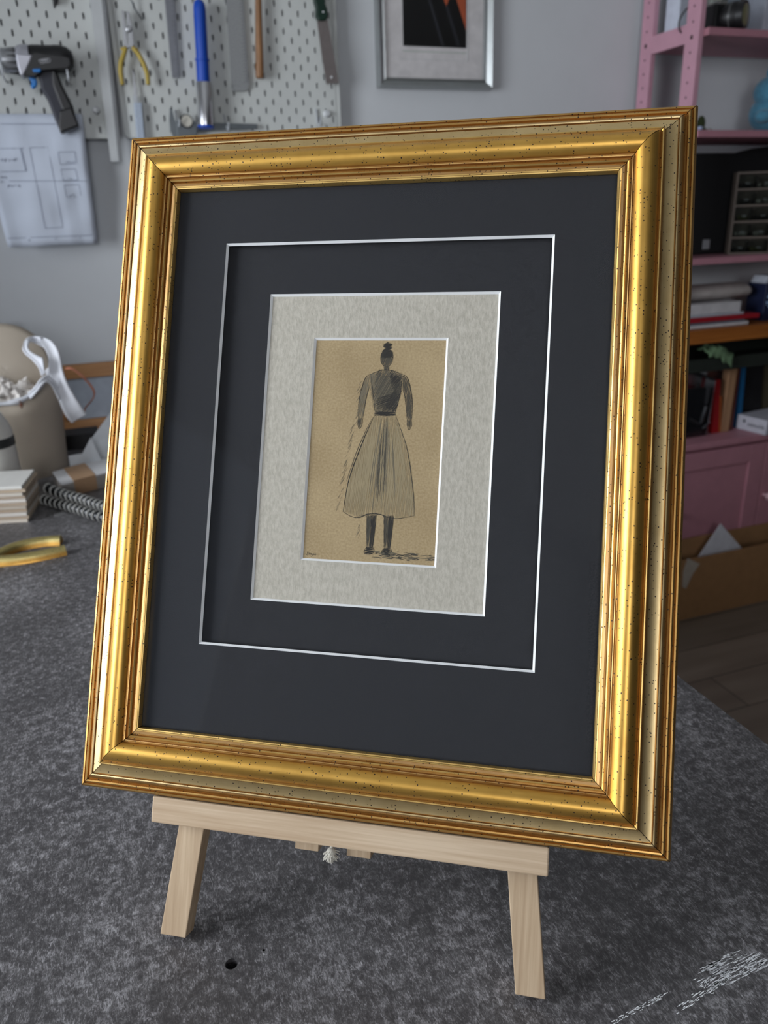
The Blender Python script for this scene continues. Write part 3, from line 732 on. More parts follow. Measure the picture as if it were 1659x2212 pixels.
def scribble(x0, y0, x1, h):
    x_ = x0
    while x_ < x1:
        n_ = rs.choice((2, 3)); pts = [(x_+rs.uniform(0, 3), y0+rs.uniform(-h, h)) for _ in range(n_+1)]
        for a, b_ in zip(pts, pts[1:]): mb.ribbon([on_sheet(*a), on_sheet(*b_)], .0011, (0, -1, 0))
        x_ += rs.uniform(2.5, 4)
scribble(2, 345, 34, 4); scribble(0, 384, 14, 3.5); scribble(16, 402, 44, 3.5); scribble(0, 393, 6, 2); scribble(141, 350, 158, 2); scribble(147, 386, 155, 2); scribble(150, 421, 162, 2)
scribble(60, 519, 64, 2); scribble(116, 516, 120, 1.5); scribble(170, 514, 174, 1.5)
mb.build('pencil_lines', mat('pencil_blue_grey', (118, 126, 146), .9), shr)

# --- long white rule across the joint of the two boards
def rule(label, quad, Y, th, m, ticks=True, cat='ruler', name='ruler', edge=None, tickside=1, group=None, tl=.3, step=.005, tm=None):
    r = thing(name, label, cat, PW(*quad[3], Y), group)
    a, b_, c, d = [PW(x, y, Y) for x, y in quad]   # top-left, top-right, bottom-right, bottom-left
    MB().prism([a, b_, c, d], (0, th, 0)).build('blade', m, r, bevel=.0006)
    if edge:
        e = [PW(x, y, Y-.0012) for x, y in edge]; MB().prism(e, (0, .0012, 0)).build('scale_strip', mat('grey_scale_strip', (136, 138, 140), .5), r)
    mb = MB(); L = (d-a).length; n_ = int(L/step)
    A, D = (b_, c) if tickside > 0 else (a, d); O1, O2 = (a, d) if tickside > 0 else (b_, c)
    for i in range(1, n_):
        f = i/n_; p_ = A.lerp(D, f); q_ = O1.lerp(O2, f); ln_ = tl*(1 if i % 2 == 0 else .6)
        yy = V((0, -.0016 if edge else -.0003, 0))
        mb.ribbon([p_+(q_-p_)*.03+yy, p_+(q_-p_)*ln_+yy], .0008, (0, -1, 0))
    mb.build('scale_marks', tm or mat('dark_print', (60, 62, 66), .6), r)
    return r
rule('long pale aluminium cutting rule hanging down between the two pegboards past their lower edge', [(186, -60), (222, -60), (264, 349), (240, 349)], PY-.016, .012,
     mat('pale_rule_face', (196, 199, 200), .4, var=.03), edge=[(213, -60), (222, -60), (264, 349), (256, 349)], tl=.18, step=.004)
rule('narrow grey steel ruler hanging left of the blue tube', [(352, -40), (375, -40), (388, 168), (372, 168)], PY-.01, .0015, mat('dull_steel', (128, 130, 136), .4, metal=.4, var=.1), tl=.35, step=.005)
rr_ = rule('wide grey steel ruler hanging between the blue tube and the wooden shaft', [(486, -40), (524, -40), (538, 178), (500, 190)], PY-.01, .002, mat('dull_wide_steel', (150, 152, 153), .45, metal=.3, var=.15, scale=300), tl=.25, step=.004)
mb = MB().prism([PW(x, y, PY-.01) for x, y in [(500, 178), (538, 178), (537, 190), (531, 196), (506, 197), (501, 190)]], (0, .002, 0)).build('rounded_end', MC['dull_wide_steel'], rr_)

# --- clear thumbscrews of the boards
for (x, y, lb) in [(208, 238, 'clear plastic thumbscrew at the lower right of the left pegboard'), (705, 246, 'clear plastic thumbscrew at the lower right corner of the right pegboard')]:
    c = PW(x, y, PY); o = MB().lathe([(.009, 0), (.009, .004), (.0065, .006), (.0065, .012), (.0, .0125)], c, (0, -1, 0), 18).build('thumbscrew', mat('milky_plastic', (205, 208, 210), .25), smooth=40)
    tag(o, lb, 'screw', 'pegboard thumbscrews')

# --- pliers with yellow handles
pl = thing('pliers', 'steel pliers with yellow grips hanging jaws up on the right pegboard', 'pliers', base(290, 186, PY-.02))
M_yel = mat('worn_yellow_grip', (182, 158, 70), .5); YP = PY-.024
for pts in ([(262, 22), (268, 22), (273, 60), (277, 96), (283, 102), (276, 104), (268, 98), (265, 60)], [(272, 22), (279, 26), (287, 62), (290, 96), (284, 104), (278, 102), (276, 60)]):
    poly(MB(), pts, YP, .008).build('jaw', M_steel, pl, bevel=.001)
MB().lathe([(.007, 0), (.007, .003), (.004, .0045)], PW(278, 63, YP), (0, -1, 0), 16).build('pivot', M_steel, pl)
for pth in ([(272, 102), (267, 118), (261, 135), (260, 155), (265, 183)], [(286, 102), (298, 115), (309, 135), (318, 158), (320, 183)]):
    pts = [PW(x, y, YP+.004) for x, y in pth]
    # smooth path
    mb = MB(); sm = []
    for i in range(len(pts)-1):
        for j in range(5): sm.append(pts[i].lerp(pts[i+1], j/5))
    sm.append(pts[-1]); sm2 = [sm[0]]+[(sm[i-1]+sm[i]*2+sm[i+1])/4 for i in range(1, len(sm)-1)]+[sm[-1]]
    mb.tube(sm2, [.0045+.0012*math.sin(i/len(sm2)*3) for i in range(len(sm2))], 10)
    q_ = pth[0]; sg = -1 if pth is not None and pth[-1][0] < 280 else 1
    mb.tube([PW(q_[0]-1*sg, q_[1]+2, YP+.004), PW(q_[0]+sg*12, q_[1]+4, YP+.004)], [.005, .002], 8)
    mb.build('grip', M_yel, pl, smooth=180)
# --- wire rod above
o = MB().tube([PW(268, -30, PY-.02), PW(288, 10, PY-.012), PW(293, 22, PY-.008), PW(308, 42, PY-.0045)], .0016, 8).build('scriber', mat('dull_wire', (120, 124, 128), .4, metal=.5), smooth=180)
tag(o, 'thin bent steel scriber pointing down right above the pliers', 'tool')
# --- awl like knife with clear/white handle
kn = thing('craft_knife', 'slim white-handled craft knife hanging point up below the yellow pliers', 'knife', base(302, 297, PY-.012))
poly(MB(), [(286, 150), (289, 158), (299, 222), (290, 214)], PY-.012, .002).build('blade', M_steel, kn)
poly(MB(), [(287, 206), (296, 206), (299, 223), (289, 222)], PY-.015, .006).build('ferrule', mat('clear_ferrule', (190, 194, 198), .2), kn, bevel=.001)
poly(MB(), [(289, 222), (306, 221), (314, 310), (297, 310)], PY-.017, .012).build('handle', mat('pale_blue_white_plastic', (176, 188, 204), .4, var=.12, scale=250), kn, bevel=.002)
# --- blue tube
bt = thing('capped_tube', 'blue capped round tube with a shiny metal lower half hanging on the right pegboard', 'tube', base(445, 280, PY-.03))
a = PW(430, 0, PY-.03); b_ = PW(445, 277, PY-.03); d = (b_-a); L = d.length; d.normalize()
M_bl = mat('royal_blue_plastic', (14, 72, 178), .4, var=.03)
f1 = 126/277; f2 = 174/277
MB().lathe([(.0, -.002), (.006, -.0008), (.011, .003), (.0138, .010), (.0148, .02), (.0148, L*f1-.003), (.0175, L*f1-.002), (.0175, L*f1+.002), (.0153, L*f1+.003), (.0158, L*f2)], a, d, 32).build('cap', M_bl, bt, smooth=50)
MB().lathe([(.0168, L*f2), (.0185, L*f2+.002), (.0196, L-.006)], a, d, 32).build('metal_sleeve', mat('shiny_tin', (205, 206, 210), .22, metal=.9, var=.05), bt, smooth=50)
MB().lathe([(.0197, L-.006), (.020, L-.001), (.017, L+.001), (.0, L+.0015)], a, d, 32).build('base_ring', M_bl, bt, smooth=50)
# --- wooden shaft
hm = thing('wooden_shaft', 'brown wooden tool shaft hanging right of the wide steel ruler', 'tool handle', base(562, 170, PY-.02))
a = PW(557, -50, PY-.02); b_ = PW(561, 169, PY-.02); d = b_-a; L = d.length; d.normalize()
MB().lathe([(.0, 0), (.0075, 0), (.0075, .03), (.0085, .09), (.0100, .17), (.0105, L-.012), (.010, L-.002), (.0085, L), (0, L)], a, d, 24).build('shaft', wood('brown_ash', (112, 78, 50), (158, 116, 78), 2, 60, .5), hm, smooth=50)
# --- saw
sw = thing('pull_saw', 'flat grey saw blade with dark green handle hanging tilted at the right pegboard edge', 'saw', base(710, 180, PY-.02))
poly(MB(), [(685, 44), (708, 44), (716, 90), (732, 180), (705, 181), (697, 130)], PY-.018, .0015).build('blade', mat('brownish_steel', (126, 118, 116), .45, metal=.35), sw)
poly(MB(), [(680, -40), (698, -40), (703, -6), (703, 8), (708, 20), (708, 38), (703, 44), (690, 44), (684, 34), (684, 14), (680, 2)], PY-.026, .02).build('handle', mat('dark_green_plastic', (18, 44, 34), .4), sw, bevel=.003)
MB().lathe([(.0028, 0), (.0028, .0015), (0, .002)], PW(716, 167, PY-.018), (0, -1, 0), 12).build('rivet', mat('bright_rivet', (225, 228, 230), .3), sw)
MB().lathe([(.0022, 0), (.0022, .0015), (0, .002)], PW(698, 26, PY-.026), (0, -1, 0), 12).build('rivet', MC['bright_rivet'], sw)
# --- dial caliper
dc = thing('dial_caliper', 'steel dial caliper lying level on hooks at the foot of the right pegboard', 'caliper', base(460, 290, PY-.02))
M_cal = mat('caliper_steel', (112, 118, 122), .35, metal=.5)
poly(MB(), [(366, 262), (556, 268), (556, 278), (368, 286)], PY-.014, .004).build('beam', M_cal, dc, bevel=.0005)
poly(MB(), [(367, 234), (372, 236), (378, 260), (390, 276), (386, 300), (375, 300), (370, 285), (366, 262)], PY-.018, .004).build('jaw', M_cal, dc, bevel=.0005)
poly(MB(), [(380, 258), (424, 262), (426, 292), (384, 296)], PY-.022, .006).build('slider', M_cal, dc, bevel=.001)
c = PW(403, 262, PY-.0225); o = MB().lathe([(.0158, 0), (.0158, .004), (.0145, .006), (.0138, .0055), (0, .0055)], c, (0, -1, 0), 32).build('dial_housing', mat('dark_dial_rim', (58, 60, 62), .3, metal=.6), dc, smooth=40)
MB().lathe([(.0135, .0056), (.0, .0058)], c, (0, -1, 0), 32).build('dial_face', mat('ivory_dial', (208, 204, 192), .5), o)
mb = MB()
for k in range(40):
    an = 2*math.pi*k/40; u = V((math.cos(an), 0, math.sin(an))); mb.ribbon([c+V((0, -.006, 0))+u*.0115, c+V((0, -.006, 0))+u*.0132], .0004, (0, -1, 0))
mb.ribbon([c+V((0, -.0062, 0)), c+V((.0006, -.0062, .009))], .0007, (0, -1, 0)); mb.build('dial_marks', MC['dark_print'], o)
hk = mat('clear_hook_plastic', (186, 190, 194), .15)
for (x, y, lb) in ((388, 268, 'clear hook in front of the dial caliper, left of its round dial'), (494, 276, 'clear hook holding the beam of the dial caliper, right of the blue tube')):
    a = PW(x, y, PY-.034)
    o = MB().tube([V((a.x-.004, PY+.006, a.z+.035)), V((a.x-.004, PY-.004, a.z+.033)), V((a.x-.002, PY-.006, a.z+.01)), V((a.x, PY-.03, a.z-.006)), V((a.x, PY-.036, a.z-.004)), V((a.x, PY-.037, a.z+.012))], .0022, 8).build('wall_hook', hk, smooth=180)
    tag(o, lb, 'hook', 'pegboard hooks')
a = PW(688, 262, PY-.02)
o = MB().tube([V((a.x, PY+.006, a.z+.03)), V((a.x, PY-.004, a.z+.03)), V((a.x+.001, PY-.006, a.z-.004)), V((a.x+.002, PY-.03, a.z-.012)), V((a.x+.003, PY-.032, a.z+.01))], .0026, 8).build('wall_hook', hk, smooth=180)
tag(o, 'empty clear hook left of the thumbscrew at the right pegboard corner', 'hook', 'pegboard hooks')

# ------------------------------------------------------------------ silver framed picture on the wall
WP = WY-.03
wp = thing('wall_picture', 'silver framed black and orange geometric picture hanging high on the wall', 'picture frame', PW(942, 190, WY-.001))
A = PW(819, 190, WP); B = PW(1066, 189, WP); xL, xR = A.x+.002, B.x; zb = (A.z+B.z)/2; zt_ = zb+.52
M_pfr = mat('brushed_silver_leaf', (168, 172, 172), .32, metal=.75, var=.04)
def wrail(side):
    prof = [(0, 0), (0, .022), (.004, .028), (.017, .017), (.022, .019), (.026, .009), (.026, 0)]  # (inward, out)
    vv = []; n = len(prof)
    for e in (0, 1):
        for d, o_ in prof:
            y = WY-.002-o_
            if side == 'b': vv.append(((xL+d) if e == 0 else (xR-d), y, zb+d))
            if side == 't': vv.append(((xR-d) if e == 0 else (xL+d), y, zt_-d))
            if side == 'l': vv.append((xL+d, y, (zt_-d) if e == 0 else (zb+d)))
            if side == 'r': vv.append((xR-d, y, (zb+d) if e == 0 else (zt_-d)))
    MB().add(vv, [(i, n+i, n+(i+1) % n, (i+1) % n) for i in range(n)]+[tuple(range(n-1, -1, -1)), tuple(range(n, 2*n))]).build('frame_rail', M_pfr, wp, smooth=25)
for s_ in 'btlr': wrail(s_)
yM = WY-.012
q0 = PW(871, 99, yM); q1 = PW(1007, 102, yM)
MB().box((xL+.022, yM, zb+.022), (xR-.022, WY-.004, zt_-.022)).build('mat_board', mat('pale_picture_mat', (242, 238, 238), .8), wp)
yA = yM-.0008
ar = MB().box((q0.x, yA, q0.z), (q1.x, yM, zt_-.09)).build('artwork', mat('picture_black', (10, 10, 11), .5), wp, label='black sheet with orange triangles and fine lines')
mb = MB()
def tri(pts): mb.prism([PW(x, y, yA-.0003) for x, y in pts], (0, .0002, 0))
tri([(984, -8), (1006, -8), (1007, 66)]); tri([(957, -6), (972, -6), (964, 13)])
mb.build('orange_triangle', mat('burnt_orange', (196, 96, 60), .7), ar)
mb = MB()
for a, b_ in (((923, -10), (955, 100)), ((926, -10), (959, 100)), ((963, 12), (989, 100)), ((966, 12), (993, 100))): mb.ribbon([PW(*a, yA-.0002), PW(*b_, yA-.0002)], .0009, (0, -1, 0))
mb.build('fine_line', mat('fine_grey_line', (96, 98, 110), .6), ar)
mb = MB(); mb.ribbon([V((q0.x-.002, yM-.0003, q0.z-.012)), V((q1.x+.002, yM-.0003, q0.z-.012))], .0012, (0, -1, 0)); mb.build('green_mat_line', mat('pale_green_line', (150, 180, 152), .7), wp)
e = .0016
for (a0, a1, b0, b1) in ((q0.x-.006, q1.x+.006, q0.z-.032, q0.z-.0305), (q1.x+.002, q1.x+.006, q0.z-.03, zt_-.07)):
    MB().box((a0, yM-.0012, b0), (a1, yM, b1)).build('mat_groove', mat('bright_bevel', (226, 226, 226), .7), wp)
MB().box((xL+.022, yM-.0045, zb+.022), (xR-.022, yM-.003, zt_-.022)).build('glass_pane', thin_glass('wall_picture_glass', (1, 1, 1, 1), .4), wp)

# ------------------------------------------------------------------ pink shelf unit
SX = 1.61; SF = 1.94; SB = 2.20; SW = .90
su = thing('shelf_unit', 'pink painted open shelf unit with ladder side and cupboard doors below', 'shelf', (SX+SW/2, 2.07, FZ))
PB = (2.156, 2.208); PF = (1.957, 2.012)    # rear and front post extents in Y
PT = .017
def post(x0, yr, holes=False):
    o = MB().box((x0, yr[0], FZ), (x0+PT, yr[1], .66)).build('post', M_pink, su, bevel=.0015)
    return o
for x0 in (SX, SX+SW-PT):
    for yr in (PB, PF):
        o = post(x0, yr)
        if x0 == SX:
            yc = (yr[0]+yr[1])/2
            ref = onX(1397, 73, SX).z if yr is PB else onX(1495, 52, SX).z
            big = onX(1392, 101, SX).z if yr is PB else onX(1492, 81, SX).z
            for k in range(-9, 4):
                z = big+.0365*k
                r_ = .0058 if k in (0, -9) else .003
                if z > -.05: MB().lathe([(r_, -.0002), (r_, .0003)], (SX-.0002, yc, z), (1, 0, 0), 14).build('peg_hole', mat('dark_peg_hole', (58, 42, 44), .9), o)
z1a, z1b = onX(1422, 73.5, SX).z, onX(1420, 113, SX).z
for (za, zb_) in ((z1a, z1b), (z1a+.295, z1b+.295), (-.17, -.22), (-.72, -.78)):
    for x0 in (SX, SX+SW-PT):
        MB().box((x0+.001, PF[1], zb_), (x0+PT-.001, PB[0], za)).build('rung', M_pink, su, bevel=.001)
shelf_z = [onY(1590, 61, SF).z, onY(1590, 281, SF).z, onY(1576, 555, SF).z]
for z in shelf_z:
    MB().box((SX+PT+.001, SF, z-.018), (SX+SW-PT-.001, SB, z)).build('shelf_board', M_pinkd, su, bevel=.001)
for z in shelf_z[:1]:
    for yy in (1.985, 2.18):
        MB().box((SX+PT, yy-.006, z-.028), (SX+PT+.012, yy+.006, z-.0185)).build('shelf_peg', mat('coral_peg', (206, 140, 140), .5), su)
wz = onY(1576, 708, SF-.01).z
MB().box((SX+PT+.001, SF-.012, wz-.042), (SX+SW-PT-.001, SB, wz)).build('wood_board', wood('orange_stained_pine', (132, 74, 26), (172, 104, 42), 0, 30, .5), su, bevel=.003, label='orange-brown stained wooden board')
# cupboard
CF_ = 1.925
ct = onY(1560, 958, CF_).z+.012
MB().box((SX+PT+.001, CF_-.004, ct-.02), (SX+SW-PT-.001, SB, ct)).build('cupboard_top', M_pinkd, su, bevel=.0015)
MB().box((SX+PT+.001, CF_+.02, FZ+.06), (SX+SW-PT-.001, SB, ct-.021)).build('cupboard_body', M_pinkd, su)
xs_ = onY(1650, 1000, CF_).x
def door(x0, x1, knobx):
    z0, z1 = FZ+.07, ct-.032; fr = .06
    r_ = MB()
    r_.box((x0, CF_, z0), (x0+fr, CF_+.019, z1)).box((x1-fr, CF_, z0), (x1, CF_+.019, z1)).box((x0+fr, CF_, z0), (x1-fr, CF_+.019, z0+fr)).box((x0+fr, CF_, z1-fr), (x1-fr, CF_+.019, z1)).box((x0+fr, CF_+.008, z0+fr), (x1-fr, CF_+.019, z1-fr))
    o = r_.build('cupboard_door', M_pinkd, su, bevel=.0012)
    MB().lathe([(.006, 0), (.006, .012), (.014, .018), (.015, .024), (.009, .03), (0, .031)], (knobx, CF_, onY(1650, 1068, CF_).z), (0, -1, 0), 18).build('knob', mat('pale_pink_knob', (214, 176, 184), .35), o, smooth=50)
door(SX+PT+.003, xs_-.002, SX+PT+.05) if False else None
door(SX+PT+.003-.0, xs_-.002, SX+PT+.035); door(xs_+.002, SX+SW-PT-.003, xs_+.022)
CX1 = SX+SW-PT

# things on the shelves ---------------------------------------------------
def onShelf(px, py, Y, z): p_ = onY(px, py, Y); return V((p_.x, Y, z))
s0, s1, s2 = [z_+.0004 for z_ in shelf_z]
# camera on the top shelf
Yc = 2.02
cm = thing('film_camera', 'black camera with its lens pointing right on the top pink shelf', 'camera', onShelf(1560, 56, Yc, s0))
x0, x1 = onY(1527, 40, Yc).x, onY(1572, 40, Yc).x; zt1 = onY(1550, 10, Yc).z
bx = MB().box((x0, Yc-.03, s0), (x1, Yc+.05, s0+.068)); bx.build('camera_body', M_black, cm, bevel=.006)
MB().box((x0+.02, Yc-.02, s0+.067), (x0+.05, Yc+.03, s0+.078)).build('top_plate', mat('worn_silver_top', (150, 150, 146), .4, metal=.4), cm, bevel=.003)
MB().lathe([(.012, 0), (.012, .008), (0, .009)], (x0+.014, Yc+.01, s0+.066), (0, 0, 1), 18).build('shutter_dial', MC['worn_silver_top'], cm)
lc = onY(1611, 31, 1.955); la = V((.50, -.86, 0)).normalized()
la0 = V((lc.x, 1.955, lc.z))-la*.072
ln_ = MB().lathe([(.03, 0), (.033, .004), (.033, .028), (.0355, .03), (.0355, .05), (.033, .053), (.034, .072), (.028, .072)], la0, la, 32).build('lens_barrel', M_black, cm, smooth=40)
MB().lathe([(.029, .0715), (.020, .0735), (0, .0745)], la0, la, 32).build('front_glass', mat('olive_coated_glass', (150, 150, 108), .15), ln_, smooth=60)
MB().lathe([(.0356, .036), (.0358, .0365), (.0358, .0385), (.0356, .039)], la0, la, 32).build('lens_ring', mat('ring_grey', (90, 90, 90), .3), ln_)
# framed photos and boxes behind the camera
Yd = 2.15
def slab(name, px0, px1, py, Y0, Y1, z0, h, m, label, cat, bevel=.002, group=None, lean=0):
    a, b_ = onY(px0, py, Y0).x, onY(px1, py, Y0).x
    o = MB().hexa([(a, Y0, z0), (b_, Y0, z0), (b_, Y1, z0), (a, Y1, z0), (a+lean, Y0+abs(lean)*.2, z0+h), (b_+lean, Y0+abs(lean)*.2, z0+h), (b_+lean, Y1, z0+h), (a+lean, Y1, z0+h)]).build(name, m, bevel=bevel)
    tag(o, label, cat, group); return o
fr_ = thing('photo_frame', 'small grey framed dark picture standing behind the camera on the top pink shelf', 'picture frame', onShelf(1625, 45, Yd, s0))
a, b_ = onY(1603, 20, Yd).x, onY(1648, 20, Yd).x; t_ = .014
for (q1_, q2_, q3_, q4_) in ((a, a+t_, s0, s0+.2), (b_-t_, b_, s0, s0+.2), (a+t_, b_-t_, s0, s0+.012+t_+.02), (a+t_, b_-t_, s0+.2-t_, s0+.2)):
    MB().box((q1_, Yd, q3_), (q2_, Yd+.015, q4_)).build('frame_rail', mat('warm_grey_frame', (128, 118, 112), .6), fr_)
MB().box((a+t_, Yd+.006, s0+.045), (b_-t_, Yd+.014, s0+.19)).build('picture', mat('dark_grey_picture', (52, 54, 56), .5), fr_)
slab('black_box', 1608, 1650, 40, 2.09, 2.14, s0, .028, M_black, 'low black box under the grey photo frame right of the camera lens', 'box')
slab('white_box', 1650, 1700, 40, 2.06, 2.145, s0, .2, mat('white_carton', (205, 212, 225), .6), 'tall white box at the right end of the top pink shelf in view', 'box')
slab('grey_carton', 1538, 1560, 10, 2.12, 2.17, s0, .15, mat('grey_green_card', (150, 156, 150), .7), 'pale grey-green carton standing behind the camera body', 'box')
slab('blue_grey_book', 1572, 1600, 5, 2.13, 2.17, s0, .17, mat('blue_grey_cover', (128, 140, 150), .6), 'blue-grey book standing behind the camera lens', 'book')
# white box and cable seen between the ladder posts
zr = onX(1440, 74, SX).z
a, b_ = onY(1466, 40, 2.1).x, onY(1487, 40, 2.1).x
slab('white_carton', 1466, 1492, 40, 2.10, 2.16, s0, .26, MC['white_carton'], 'upright white box seen between the two ladder posts', 'box')
c = onY(1476, 46, 2.03)
lp = [V((c.x+.025, 2.03, c.z+.045))]+[V((c.x-.022*math.sin(t_*math.pi/10)*1.2+.012, 2.03, max(s0+.003, c.z+.034-.0085*t_*.95))) for t_ in range(1, 9)]+[V((c.x+.02, 2.03, s0+.003))]
o = MB().tube(lp, .0022, 8).build('cable', M_black, smooth=180); tag(o, 'black cable loop hanging over the end of the top pink shelf between the ladder posts', 'cable')
# plush: plain blue
ps = thing('plush_toy', 'light blue plush toy at the right edge of the second pink shelf', 'toy', onShelf(1660, 281, 2.09, s1))
M_pl = mat('sky_blue_plush', (84, 148, 176), .95, var=.15, scale=120, bmp=.6, dist=.003, sheen=.4)
pc = onY(1662, 205, 2.09)
hgt = pc.z-s1
MB().ball((pc.x+.03, 2.09, s1+.06), (.085, .06, .06), 24).build('body', M_pl, ps, smooth=180)
MB().ball((pc.x+.005, 2.08, s1+.118), (.062, .052, .048), 24).build('head', M_pl, ps, smooth=180)
for sg in (-1, 1):
    MB().ball((pc.x+.005+sg*.022, 2.08, s1+.168), (.011, .009, .02), 14).build('ear', M_pl, ps, smooth=180)
    MB().ball((pc.x+.03+sg*.07, 2.06, s1+.05), (.03, .024, .02), 14).build('arm', M_pl, ps, smooth=180)
# small green thing and clear lump at the left of that shelf
gx = onY(1514, 268, 2.02)
o = MB().ball((gx.x, 2.02, s1+.024), (.012, .012, .021), 16).ball((gx.x+.002, 2.02, s1+.008), (.016, .014, .008), 14).build('green_ornament', mat('moss_green', (70, 84, 46), .7), smooth=180); tag(o, 'small moss green ornament beside the ladder post on the second pink shelf', 'ornament')
o = MB().ball((onY(1515, 282, 1.955).x, 1.962, s1+.0062), (.009, .009, .006), 12).build('foil_scrap', mat('blue_white_foil', (160, 170, 196), .35), smooth=180); tag(o, 'tiny bluish white scrap on the front edge of the second pink shelf', 'scrap')
rs = random.Random(9); mb = MB(); g = onY(1530, 278, 1.97)
mb.tube([V((g.x-.015, 1.975, s1+.0015)), V((g.x, 1.965, s1+.006)), V((g.x+.014, 1.968, s1+.0015))], .0012, 6)
tag(mb.build('wire_offcut', mat('pale_wire', (160, 160, 150), .4), smooth=180), 'short pale wire offcut on the second pink shelf edge', 'wire')
# third shelf: big black bag with white tag, small parts cabinet
Yb_ = 2.0
bg = thing('black_case', 'big black soft case with a small white tag filling the third pink shelf', 'case', onShelf(1560, 550, 2.1, s2))
xa = onY(1485, 400, 2.03).x-.0; xa = SX+PT+.006; xb = CX1-.02
zt2 = onY(1540, 330, 2.092).z; ztm = onY(1625, 318, 2.092).z
pts = [(xa, s2), (xb, s2), (xb, zt2-.01), (xb-.1, ztm-.012), (xb-.25, ztm+.006), (xb-.42, ztm+.004), (xb-.52, zt2), (xa+.02, zt2), (xa, zt2-.02)]
MB().prism([V((p_[0], 2.092, p_[1])) for p_ in pts], (0, .10, 0)).build('case_body', M_blackm, bg, bevel=.01)
tq = PW(1526, 528, 2.089)
MB().box((tq.x-.012, 2.089, tq.z-.014), (tq.x+.012, 2.0918, tq.z+.014)).build('tag', mat('grey_white_tag', (150, 152, 156), .6), bg, label='small white tag')
oL = onY(1583, 460, 2.035); oang = math.radians(-27)
OM = Matrix.Translation(V((oL.x, 2.035, s2)))@Matrix.Rotation(oang, 4, 'Z')
oc = thing('parts_organizer', 'grey small parts cabinet with clear drawers on the third pink shelf', 'organizer', mat=OM)
t_ = .005; rows = 5; cw = .056; ow = .178; oz1 = onY(1594, 372, 2.035).z-s2; rh = (oz1-t_)/rows; od = .04
M_og = mat('grey_brown_plastic', (98, 88, 80), .5)
fr_m = MB().box((0, 0, 0), (t_, od, oz1)).box((ow-t_, 0, 0), (ow, od, oz1)).box((0, od-.002, 0), (ow, od, oz1))
for r_ in range(rows+1): fr_m.box((t_, 0, r_*rh), (ow-t_, od-.002, r_*rh+t_))
fr_m.build('cabinet_frame', M_og, oc, local=True)
M_dw = mat('smoky_clear_plastic', (84, 90, 88), .15, var=.3, scale=60); M_bit = [mat('bits_pale', (178, 176, 168), .5), mat('bits_dark', (38, 38, 36), .5), mat('bits_olive', (92, 92, 52), .6)]
ncol = int((ow-2*t_)/cw); rs = random.Random(4)
for r_ in range(rows):
    for c_ in range(ncol):
        xx = t_+c_*cw+.001; zz = r_*rh+t_+.0008
        d_ = MB().box((xx, .001, zz), (xx+cw-.002, .0025, zz+rh-t_-.004)).box((xx, .0025, zz), (xx+cw-.002, od-.004, zz+.0012)).box((xx+cw-.0035, .0025, zz), (xx+cw-.002, od-.004, zz+rh-t_-.008)).build('drawer', thin_glass('drawer_plastic', (.75, .78, .76, 1), 2.2, .12), oc, local=True)
        MB().box((xx+cw*.38, -.004, zz+rh*.25), (xx+cw*.60, .0005, zz+rh*.33)).build('drawer_pull', M_dw, d_, local=True)
        mb = MB()
        for q_ in range(6): mb.ball((xx+rs.uniform(.008, cw-.012), rs.uniform(.010, od-.012), zz+.0085), (rs.uniform(.003, .008), .006, .007), 8)
        mb.build('small_parts', M_bit[rs.randrange(3)], d_, kind='stuff', local=True)
# fourth level: on the orange-brown board
def flat(name, px0, px1, Y0, Y1, z, h, m, label, cat, bevel=.002, group=None):
    return slab(name, px0, px1, 690, Y0, Y1, z, h, m, label, cat, bevel, group)
z = wz+.0003
M_pg = mat('off_white_pages', (190, 188, 190), .8); M_red = mat('deep_red_cover', (150, 22, 34), .5)
flat('paper_pad', 1478, 1618, 1.96, 2.15, z, .010, M_pg, 'white pad of paper at the bottom of the pile on the orange-brown board', 'paper'); z += .0103
flat('magazine', 1476, 1610, 1.965, 2.16, z, .008, mat('grey_blue_cover', (110, 116, 128), .5), 'grey-blue magazine second from the bottom of the pile on the orange-brown board', 'book'); z += .0083
flat('red_book', 1477, 1640, 1.955, 2.15, z, .014, M_red, 'deep red book lying in the pile on the orange-brown board', 'book'); z += .0143
flat('paper_stack', 1476, 1605, 1.97, 2.15, z, .006, mat('bluish_paper', (170, 176, 184), .8), 'thin bluish white papers lying on the red book', 'paper', .0008); z += .0063
flat('white_box', 1478, 1597, 1.975, 2.14, z, .032, MC['off_white_pages'], 'off-white flat box lying under the pale rolled packet', 'box'); z += .0323
a, b_ = onY(1470, 640, 2.0).x, onY(1632, 640, 2.0).x
o = MB().tube([(a, 2.06, z+.025), (a+.02, 2.06, z+.025), (b_-.02, 2.06, z+.025), (b_-.006, 2.06, z+.025), (b_, 2.06, z+.025)], [.024, .025, .025, .022, .012], 20, flat=1.0).build('rolled_packet', mat('crumpled_pale_wrap', (186, 178, 174), .6, var=.12, scale=30, bmp=.8, dist=.004), smooth=180)
for v_ in o.data.vertices: v_.co.y *= 2.2
o.location.z = z; tag(o, 'pale rolled packet on top of the pile on the orange-brown board', 'packet')
bb = thing('drinks_carton', 'blue and white printed carton at the right edge above the orange-brown board', 'carton', onShelf(1662, 700, 2.0, wz))
a = onY(1651, 660, 1.99).x
MB().box((a, 1.99, wz+.0003), (a+.09, 2.07, wz+.118)).build('carton_body', mat('dark_blue_carton', (26, 34, 62), .4), bb, bevel=.002)
rs = random.Random(8); mb = MB()
for k in range(9):
    x_ = a+.006+rs.random()*.03; zz = wz+.035+rs.random()*.06; mb.box((x_, 1.9893, zz), (x_+rs.uniform(.008, .02), 1.99, zz+rs.uniform(.004, .012)))
mb.build('printed_patch', mat('pale_blue_print', (150, 180, 215), .5), bb)
